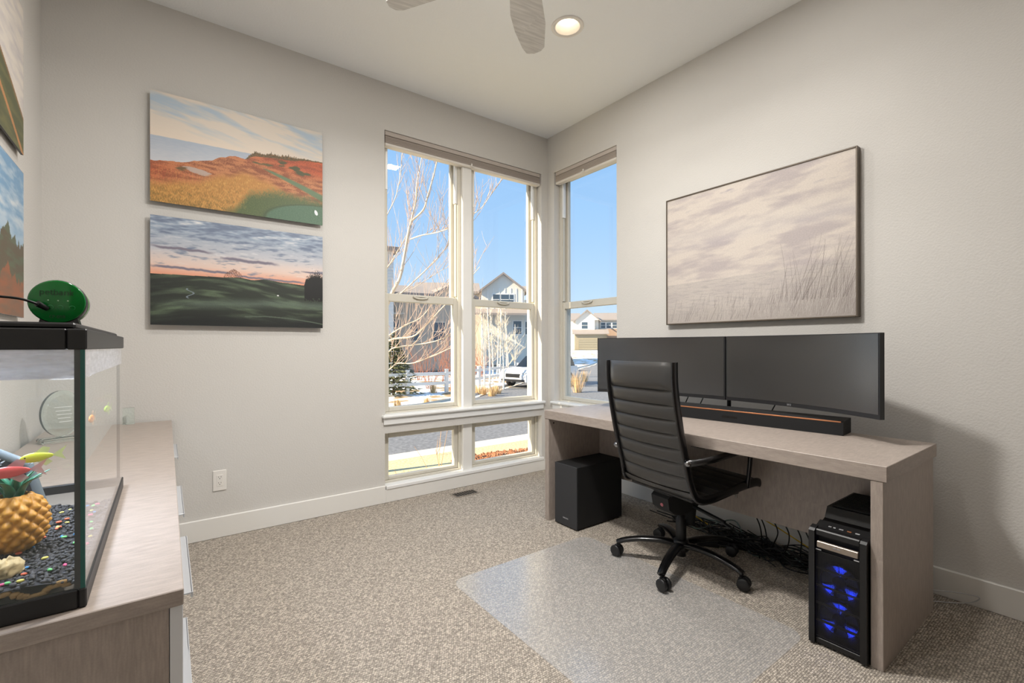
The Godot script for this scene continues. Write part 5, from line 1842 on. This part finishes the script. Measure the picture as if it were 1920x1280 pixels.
func plants():
	rng.seed = 321
	# sprigs on the lawn
	for q in [[826, 872, 4.6, 0.62], [782, 880, 4.4, 0.32], [765, 868, 4.9, 0.3], [818, 760, 9.0, 0.4]]:
		var p := at_px(q[0], q[1], q[2])
		p.y = lie(p.x, p.z)
		var st := mb()
		T = Transform3D()
		for k in 4: branch(st, p + Vector3(0, -0.01, 0), Vector3(rng.randf_range(-0.5, 0.5), 1, rng.randf_range(-0.5, 0.5)).normalized(), q[3] * rng.randf_range(0.7, 1.2), 0.004, 0, 0.02)
		var o := obj("bare_sprig", st, mat(srgb(186, 152, 116), 0.9))
		tag(o, "thin bare twiggy sprig growing from the dry lawn", "plant", "bare sprigs on the lawn")
	# red-twigged shrubs
	for q in [[806, 684, 24.0, 3.0], [834, 680, 28.0, 3.4], [852, 690, 23.0, 2.4], [884, 690, 26.0, 2.8], [786, 682, 30.0, 2.4], [905, 684, 31.0, 2.6]]:
		var p := at_px(q[0], q[1], q[2])
		p.y = lie(p.x, p.z) - 0.05
		var st := mb()
		for k in 12: branch(st, p + Vector3(rng.randf_range(-0.2, 0.2), 0, rng.randf_range(-0.2, 0.2)), Vector3(rng.randf_range(-0.5, 0.5), 1, rng.randf_range(-0.5, 0.5)).normalized(), q[3] * rng.randf_range(0.5, 0.8), 0.013, 1, 0.02)
		var o := obj("bare_shrub", st, mat(srgb(164, 112, 90), 0.9))
		tag(o, "leafless red-brown shrub between the fence and the houses", "shrub", "red-brown shrubs beyond the fence")
	# slim white-barked trees
	for q in [[908, 690, 22.5, 4.0], [918, 690, 24.0, 4.4], [924, 690, 27.0, 4.3], [949, 690, 30.0, 4.4], [936, 690, 31.0, 4.4], [931, 690, 30.0, 4.6], [944, 692, 23.0, 4.0], [953, 688, 28.0, 3.6], [964, 690, 30.0, 3.6]]:
		var p := at_px(q[0], q[1], q[2])
		p.y = lie(p.x, p.z) - 0.05
		var t := thing("slim_tree", "slim white-barked bare tree in front of the gabled house", "tree", p, 0.0, "slim white-barked trees")
		var st := mb()
		var top := Vector3(rng.randf_range(-0.2, 0.2), q[3], rng.randf_range(-0.2, 0.2))
		tube(st, spline([Vector3.ZERO, top * 0.4 + Vector3(0.06, 0, 0), top], 5), 0.055, 0.014, 7)
		obj("trunk", st, mat(srgb(240, 234, 222), 0.8), t)
		st = mb()
		for k in 18:
			var f := rng.randf_range(0.25, 0.95)
			branch(st, top * f, Vector3(rng.randf_range(-1, 1), 0.9, rng.randf_range(-1, 1)).normalized(), (1.15 - f) * 1.3, 0.012, 1, 0.06)
		obj("twigs", st, mat(srgb(222, 208, 186), 0.85), t)
	# conifer at the left of the view
	var pine := thing("spruce", "dark green spruce standing behind the white rail fence", "tree", Vector3.ZERO)
	var pp := at_px(738, 720, 21.0)
	pine.position = Vector3(pp.x, lie(pp.x, pp.z) - 0.05, pp.z)
	var ns := mb()
	for lv in 26:
		var f := lv / 25.0
		var y := lerpf(0.1, 2.75, f)
		var reach := lerpf(1.15, 0.10, f)
		for k in 13:
			var a := TAU * k / 13.0 + lv * 0.7
			var d := Vector3(cos(a), rng.randf_range(-0.1, 0.25), sin(a))
			var tip := d * reach * rng.randf_range(0.75, 1.1)
			for j in 5:
				var p: Vector3 = tip * (0.25 + 0.19 * j) + Vector3.UP * y
				var w := 0.16 * reach + 0.05
				T = Transform3D(Basis(Vector3.UP, -a + rng.randf_range(-0.7, 0.7)) * Basis(Vector3(0, 0, 1), rng.randf_range(-0.4, 0.4)), p)
				poly(ns, [Vector3(-w * 0.4, 0, -0.03), Vector3(-w * 0.4, 0, 0.03), Vector3(w, -0.02, 0)], Vector3.UP)
				poly(ns, [Vector3(-w * 0.4, 0.03, 0), Vector3(-w * 0.4, -0.03, 0), Vector3(w, -0.02, 0)], Vector3(0, 0, 1))
	T = Transform3D()
	obj("foliage", ns, mat(srgb(104, 108, 76), 0.9), pine)
	var st2 := mb()
	tube(st2, [Vector3.ZERO, Vector3.UP * 2.8], 0.07, 0.015, 8)
	obj("trunk", st2, mat(srgb(96, 76, 60), 0.9), pine)
	# dried grass tufts
	var straw := mat(srgb(214, 180, 130), 0.95)
	var rust := mat(srgb(176, 116, 70), 0.95)
	for q in [[905, 722, 20.5, 0.55, 0], [922, 726, 20.0, 0.6, 0], [932, 722, 21.0, 0.5, 0], [894, 716, 21.5, 0.5, 0], [981, 690, 27.5, 1.5, 1], [812, 706, 22.0, 0.6, 0], [1083, 692, 21.5, 0.95, 0], [1078, 688, 25.0, 1.0, 0], [1096, 684, 28.0, 0.8, 0], [745, 738, 17.0, 0.3, 0], [800, 736, 17.5, 0.3, 0]]:
		var p := at_px(q[0], q[1], q[2])
		p.y = lie(p.x, p.z) - 0.06
		var s3 := mb()
		for k in 90:
			var a := rng.randf() * TAU
			var lean := Vector3(cos(a), 0, sin(a)) * rng.randf_range(0.1, 0.7)
			var h: float = q[3] * rng.randf_range(0.6, 1.1)
			var side := Vector3(-sin(a), 0, cos(a)) * 0.014
			var b := lean * 0.25
			poly(s3, [b - side, b + side, lean * h + Vector3.UP * h], lean + Vector3.UP * 0.2)
		var o := obj("grass_tuft", s3, rust if q[4] else straw)
		o.position = p
		if q[4]: tag(o, "rusty brown dried bush beside the parked car", "plant")
		else: tag(o, "dried straw-coloured grass tuft by the street", "grass", "dried grass tufts by the street")

func fence():
	var white := mat(srgb(226, 224, 220), 0.7)
	var t := thing("rail_fence", "white two-rail fence along the far side of the street", "fence", at_px(764, 738, 0.0 + 2.13 * FOCAL / (738.0 - CY)))
	T = Transform3D(Basis(), -t.position)
	var tops := []
	var spots := []
	for q in [[700, 741], [764, 738.5], [837, 734.5], [898, 714], [938, 718]]:
		var d: float = 2.13 * FOCAL / (q[1] - CY)
		spots.append(at_px(q[0], q[1], d))
	spots[3] = at_px(898, 724, 2.13 * FOCAL / (724 - CY))
	spots[4] = at_px(938, 717, 2.13 * FOCAL / (717 - CY))
	spots.append(at_px(972, 712, 2.13 * FOCAL / (712 - CY)))
	for p in spots:
		var st := mb()
		var y := -1.0
		bx(st, Vector3(p.x - 0.075, y, p.z - 0.075), Vector3(p.x + 0.075, y + 1.05, p.z + 0.075), 0.01)
		bx(st, Vector3(p.x - 0.09, y + 1.05, p.z - 0.09), Vector3(p.x + 0.09, y + 1.08, p.z + 0.09), 0.01)
		obj("post", st, white, t)
	for i in spots.size() - 1:
		for h in [0.36, 0.80]:
			var a: Vector3 = spots[i]
			var b: Vector3 = spots[i + 1]
			var d := (b - a)
			var st := mb()
			var keep := T
			T = keep * Transform3D(Basis(Vector3.UP, -atan2(d.z, d.x)), Vector3(a.x, -1.0, a.z))
			bx(st, Vector3(0, h, -0.02), Vector3(d.length(), h + 0.14, 0.02), 0.004)
			T = keep
			obj("rail", st, white, t)
	T = Transform3D()

func wall_window(parent: Node, a: Vector3, b: Vector3, trim: Material, pane: Material):
	# a framed window on a facade whose outside is +z
	var st := mb()
	bx(st, a - Vector3(0.12, 0.12, 0), Vector3(b.x + 0.12, b.y + 0.12, a.z + 0.05))
	var o := obj("window", st, trim, parent)
	st = mb()
	bx(st, a, Vector3(b.x, b.y, a.z + 0.07))
	obj("pane", st, pane, o)
	st = mb()
	bx(st, Vector3(a.x, (a.y + b.y) / 2 - 0.03, a.z), Vector3(b.x, (a.y + b.y) / 2 + 0.03, a.z + 0.09))
	obj("glazing_bar", st, trim, o)

func gable(parent: Node, called: String, x0: float, x1: float, y: float, rise: float, z0: float, z1: float, over: float, m: Material, wall: Material):
	# roof whose ridge runs along z, with the gable wall filling its ends
	var st := mb()
	var mid := (x0 + x1) / 2
	prism(st, PackedVector2Array([Vector2(x0, y), Vector2(x1, y), Vector2(mid, y + rise)]), z0, z1, 2)
	obj("gable_wall", st, wall, parent)
	var s := rise / (mid - x0)
	st = mb()
	prism(st, PackedVector2Array([Vector2(x0 - over, y - over * s), Vector2(mid, y + rise), Vector2(mid, y + rise + 0.22), Vector2(x0 - over, y - over * s + 0.22)]), z0 - over, z1 + over, 2)
	prism(st, PackedVector2Array([Vector2(x1 + over, y - over * s), Vector2(mid, y + rise), Vector2(mid, y + rise + 0.22), Vector2(x1 + over, y - over * s + 0.22)]), z0 - over, z1 + over, 2)
	obj(called, st, m, parent)

func pent(parent: Node, x0: float, x1: float, y0: float, y1: float, z_front: float, z_back: float, m: Material):
	# roof plane rising away from the front eave
	var st := mb()
	prism(st, PackedVector2Array([Vector2(y0, z_front), Vector2(y0 + 0.2, z_front), Vector2(y1 + 0.2, z_back), Vector2(y1, z_back)]), x0, x1, 0)
	obj("roof", st, m, parent)

func boards(parent: Node, x0: float, x1: float, y0: float, y1: float, z: float, step: float, m: Material):
	var x := x0 + step
	while x < x1 - 0.05:
		var st := mb()
		bx(st, Vector3(x, y0, z), Vector3(x + 0.06, y1, z + 0.04))
		obj("batten", st, m, parent)
		x += step

func houses():
	var cream := mat(srgb(226, 222, 212), 0.85)
	var beige := mat(srgb(188, 180, 168), 0.85)
	var slate := mat(srgb(150, 140, 134), 0.9)
	var siding := mat(srgb(204, 206, 206), 0.85)
	var taupe := mat(srgb(176, 166, 154), 0.85)
	var white := mat(srgb(236, 235, 232), 0.7)
	var pane := mat(srgb(70, 84, 98), 0.1)
	var stone := mat(srgb(166, 140, 120), 0.9)
	var tan := mat(srgb(150, 140, 118), 0.8)
	var yaw := deg_to_rad(YAW)
	# gabled house behind the slim trees, seen through the right half of the pair of windows
	var p := at_px(941, 650, 50.0)
	var t := thing("gabled_house", "cream two-storey house with a boarded front gable", "house", Vector3(p.x, lie(p.x, p.z), p.z), yaw + 0.12)
	var y := -t.position.y + CAM.y     # local height of the lens
	var st := mb()
	var hh := func(py: float) -> float: return y - (py - CY) / FOCAL * 50.0
	bx(st, Vector3(-2.15, 0, -8), Vector3(2.45, hh.call(545), 0))
	obj("wall", st, cream, t)
	gable(t, "roof", -2.15, 2.45, hh.call(545), 1.75, -8, 0, 0.35, slate, cream)
	boards(t, -2.15, 2.45, hh.call(586), hh.call(540), 0.0, 0.62, white)
	wall_window(t, Vector3(-0.95, hh.call(571), 0), Vector3(-0.25, hh.call(552), 0), white, pane)
	wall_window(t, Vector3(-0.10, hh.call(571), 0), Vector3(0.75, hh.call(552), 0), white, pane)
	wall_window(t, Vector3(0.85, hh.call(571), 0), Vector3(1.25, hh.call(552), 0), white, pane)
	st = mb()
	bx(st, Vector3(-9, 0, -8), Vector3(-2.15, hh.call(548), -1.2))
	obj("wing", st, beige, t)
	wall_window(t, Vector3(-3.9, hh.call(561), -1.2), Vector3(-2.9, hh.call(553), -1.2), white, pane)
	pent(t, -9.5, -2.2, hh.call(549), hh.call(523), -0.6, -5.0, slate)
	pent(t, -3.2, 5.2, hh.call(592), hh.call(582), 1.6, 0.0, slate)
	st = mb()
	bx(st, Vector3(2.45, 0, -8), Vector3(5.0, hh.call(560), -1.0))
	obj("side_wall", st, cream, t)
	pent(t, 2.2, 5.4, hh.call(548), hh.call(530), -0.6, -4.0, slate)
	wall_window(t, Vector3(2.7, hh.call(626), -1.0), Vector3(3.6, hh.call(602), -1.0), white, pane)
	wall_window(t, Vector3(1.25, hh.call(626), 0), Vector3(2.1, hh.call(602), 0), white, pane)
	# house on the left turned away from the sun, with low roofs and a balcony, beside a tall block
	p = at_px(800, 650, 40.0)
	t = thing("balcony_house", "taupe house with a balcony behind the bare tree and shrubs", "house", Vector3(p.x, lie(p.x, p.z), p.z), deg_to_rad(-9.0))
	y = -t.position.y + CAM.y
	hh = func(py: float) -> float: return y - (py - CY) / FOCAL * 40.0
	st = mb()
	bx(st, Vector3(-8, 0, -7), Vector3(4.2, hh.call(556), 0))
	obj("wall", st, taupe, t)
	pent(t, -8.5, 0.8, hh.call(556), hh.call(530), 0.8, -4.0, slate)
	gable(t, "gable_roof", 0.3, 4.4, hh.call(556), 1.1, -6, 0.2, 0.4, slate, beige)
	for q in [[-3.4, 600, 1.0, 30], [-1.4, 604, 0.8, 34], [0.6, 604, 1.0, 34], [2.6, 604, 0.9, 30]]:
		wall_window(t, Vector3(q[0], hh.call(q[1] + q[3]), 0), Vector3(q[0] + q[2], hh.call(q[1]), 0), beige, pane)
	# balcony rail
	st = mb()
	bx(st, Vector3(-5.5, hh.call(592), 0), Vector3(-2.2, hh.call(589), 1.3))
	obj("balcony_floor", st, beige, t)
	st = mb()
	bx(st, Vector3(-5.5, hh.call(570), 1.22), Vector3(-2.2, hh.call(567), 1.3))
	obj("balcony_rail", st, taupe, t)
	for k in 12:
		st = mb()
		bx(st, Vector3(-5.4 + 0.28 * k, hh.call(590), 1.24), Vector3(-5.35 + 0.28 * k, hh.call(569), 1.28))
		obj("baluster", st, taupe, t)
	p = at_px(722, 650, 34.0)
	t = thing("tall_block", "tall pale sided block with a flat overhanging roof", "building", Vector3(p.x, lie(p.x, p.z), p.z), deg_to_rad(-9.0))
	y = -t.position.y + CAM.y
	hh = func(py: float) -> float: return y - (py - CY) / FOCAL * 34.0
	st = mb()
	bx(st, Vector3(-3.5, 0, -3), Vector3(0.62, hh.call(470), 0))
	obj("wall", st, siding, t)
	for k in 30:
		st = mb()
		var yy: float = hh.call(470) - 0.24 * (k + 1)
		bx(st, Vector3(-3.5, yy, 0), Vector3(0.63, yy + 0.03, 0.025))
		obj("siding_board", st, siding, t)
	st = mb()
	bx(st, Vector3(-3.9, hh.call(470), -3.4), Vector3(1.0, hh.call(462), 0.4), 0.02)
	obj("roof", st, slate, t)
	# garage house at the end of the street, seen through the single window
	p = at_px(1108, 650, 98.0)
	t = thing("garage_house", "white house with a garage at the end of the street", "house", Vector3(p.x, lie(p.x, p.z), p.z), yaw - 0.1)
	y = -t.position.y + CAM.y
	hh = func(py: float) -> float: return y - (py - CY) / FOCAL * 98.0
	st = mb()
	bx(st, Vector3(-3.2, hh.call(627), -8), Vector3(0.8, hh.call(600), 0))
	obj("upper_wall", st, cream, t)
	gable(t, "gable_roof", -3.2, 1.6, hh.call(600), 2.0, -8, 0, 0.5, slate, cream)
	wall_window(t, Vector3(-1.9, hh.call(616), 0), Vector3(-0.7, hh.call(604), 0), white, pane)
	st = mb()
	bx(st, Vector3(0.8, hh.call(627), -8), Vector3(1.6, hh.call(600), -0.6))
	obj("side_wall", st, cream, t)
	st = mb()
	bx(st, Vector3(1.6, 0, -9), Vector3(9, hh.call(600), -1.5))
	obj("wing", st, beige, t)
	st = mb()
	bx(st, Vector3(1.7, 0, -1.6), Vector3(6.0, hh.call(616), -1.3))
	obj("stone_base", st, stone, t)
	for k in 3: wall_window(t, Vector3(2.2 + 1.2 * k, hh.call(615), -1.5), Vector3(3.1 + 1.2 * k, hh.call(604.5), -1.5), white, pane)
	pent(t, 1.0, 9.5, hh.call(600), hh.call(585), -1.0, -6.0, slate)
	pent(t, -9.0, -2.0, hh.call(600), hh.call(585), -1.0, -6.0, slate)
	st = mb()
	bx(st, Vector3(-9, 0, -9), Vector3(-3.2, hh.call(600), -1.2))
	obj("far_wing", st, cream, t)
	st = mb()
	bx(st, Vector3(-3.4, 0, -3), Vector3(3.2, hh.call(626), 1.0))
	obj("garage_wall", st, tan, t)
	pent(t, -3.9, 3.6, hh.call(627), hh.call(619), 1.6, -0.2, slate)
	st = mb()
	bx(st, Vector3(-2.6, 0.0, 1.0), Vector3(2.6, hh.call(637), 1.08))
	var g := obj("garage_door", st, mat(srgb(128, 122, 104), 0.7), t)
	for k in 4:
		st = mb()
		bx(st, Vector3(-2.55, 0.08 + 0.5 * k, 1.08), Vector3(2.55, 0.5 + 0.5 * k, 1.11))
		obj("door_panel", st, mat(srgb(140, 133, 114), 0.7), g)

func parked_car():
	var p := at_px(1014, 727, 2.13 * FOCAL / (722.0 - CY))
	var t := thing("parked_car", "white car parked at the kerb beyond the street", "car", Vector3(p.x, -0.99, p.z), deg_to_rad(YAW) - 0.75)
	# local: front towards +z, width along x
	var paint := mat(srgb(228, 228, 228), 0.25)
	var dk := mat(srgb(26, 27, 30), 0.3)
	var st := mb()
	prism(st, PackedVector2Array([Vector2(0.32, 2.25), Vector2(0.62, 2.28), Vector2(0.92, 2.10), Vector2(1.02, 1.15), Vector2(1.02, -2.1), Vector2(0.75, -2.25), Vector2(0.32, -2.2)]), -0.92, 0.92, 0)
	obj("body", st, paint, t)
	st = mb()
	prism(st, PackedVector2Array([Vector2(1.02, 1.15), Vector2(1.58, 0.35), Vector2(1.64, -0.3), Vector2(1.60, -1.7), Vector2(1.02, -2.1)]), -0.78, 0.78, 0)
	obj("cabin", st, dk, t)
	st = mb()
	bx(st, Vector3(-0.76, 1.58, -1.7), Vector3(0.76, 1.67, 0.32), 0.04)
	obj("roof", st, paint, t)
	for q in [[-0.86, 1.45], [0.86, 1.45], [-0.86, -1.4], [0.86, -1.4]]:
		st = mb()
		T = Transform3D(Basis(Vector3(0, 0, 1), PI / 2), Vector3(q[0], 0.34, q[1]))
		lathe(st, [Vector2(0, -0.11), Vector2(0.30, -0.11), Vector2(0.34, -0.08), Vector2(0.34, 0.08), Vector2(0.30, 0.11), Vector2(0, 0.11)], 24)
		T = Transform3D()
		var w := obj("wheel", st, dk, t)
		st = mb()
		T = Transform3D(Basis(Vector3(0, 0, 1), PI / 2), Vector3(q[0], 0.34, q[1]))
		lathe(st, [Vector2(0, -0.115), Vector2(0.19, -0.115), Vector2(0.19, 0.115), Vector2(0, 0.115)], 18)
		T = Transform3D()
		obj("rim", st, M.alu, w)
	st = mb()
	bx(st, Vector3(-0.5, 0.52, 2.22), Vector3(0.5, 0.72, 2.285), 0.02)
	obj("front_grille", st, dk, t)
	for s in [-1.0, 1.0]:
		st = mb()
		bx(st, Vector3(s * 0.88, 0.66, 2.1), Vector3(s * 0.55, 0.80, 2.24), 0.03)
		obj("headlight", st, mat(srgb(190, 196, 200), 0.1), t)
	st = mb()
	bx(st, Vector3(-0.8, 0.33, 2.2), Vector3(0.8, 0.44, 2.3), 0.03)
	obj("bumper", st, dk, t)
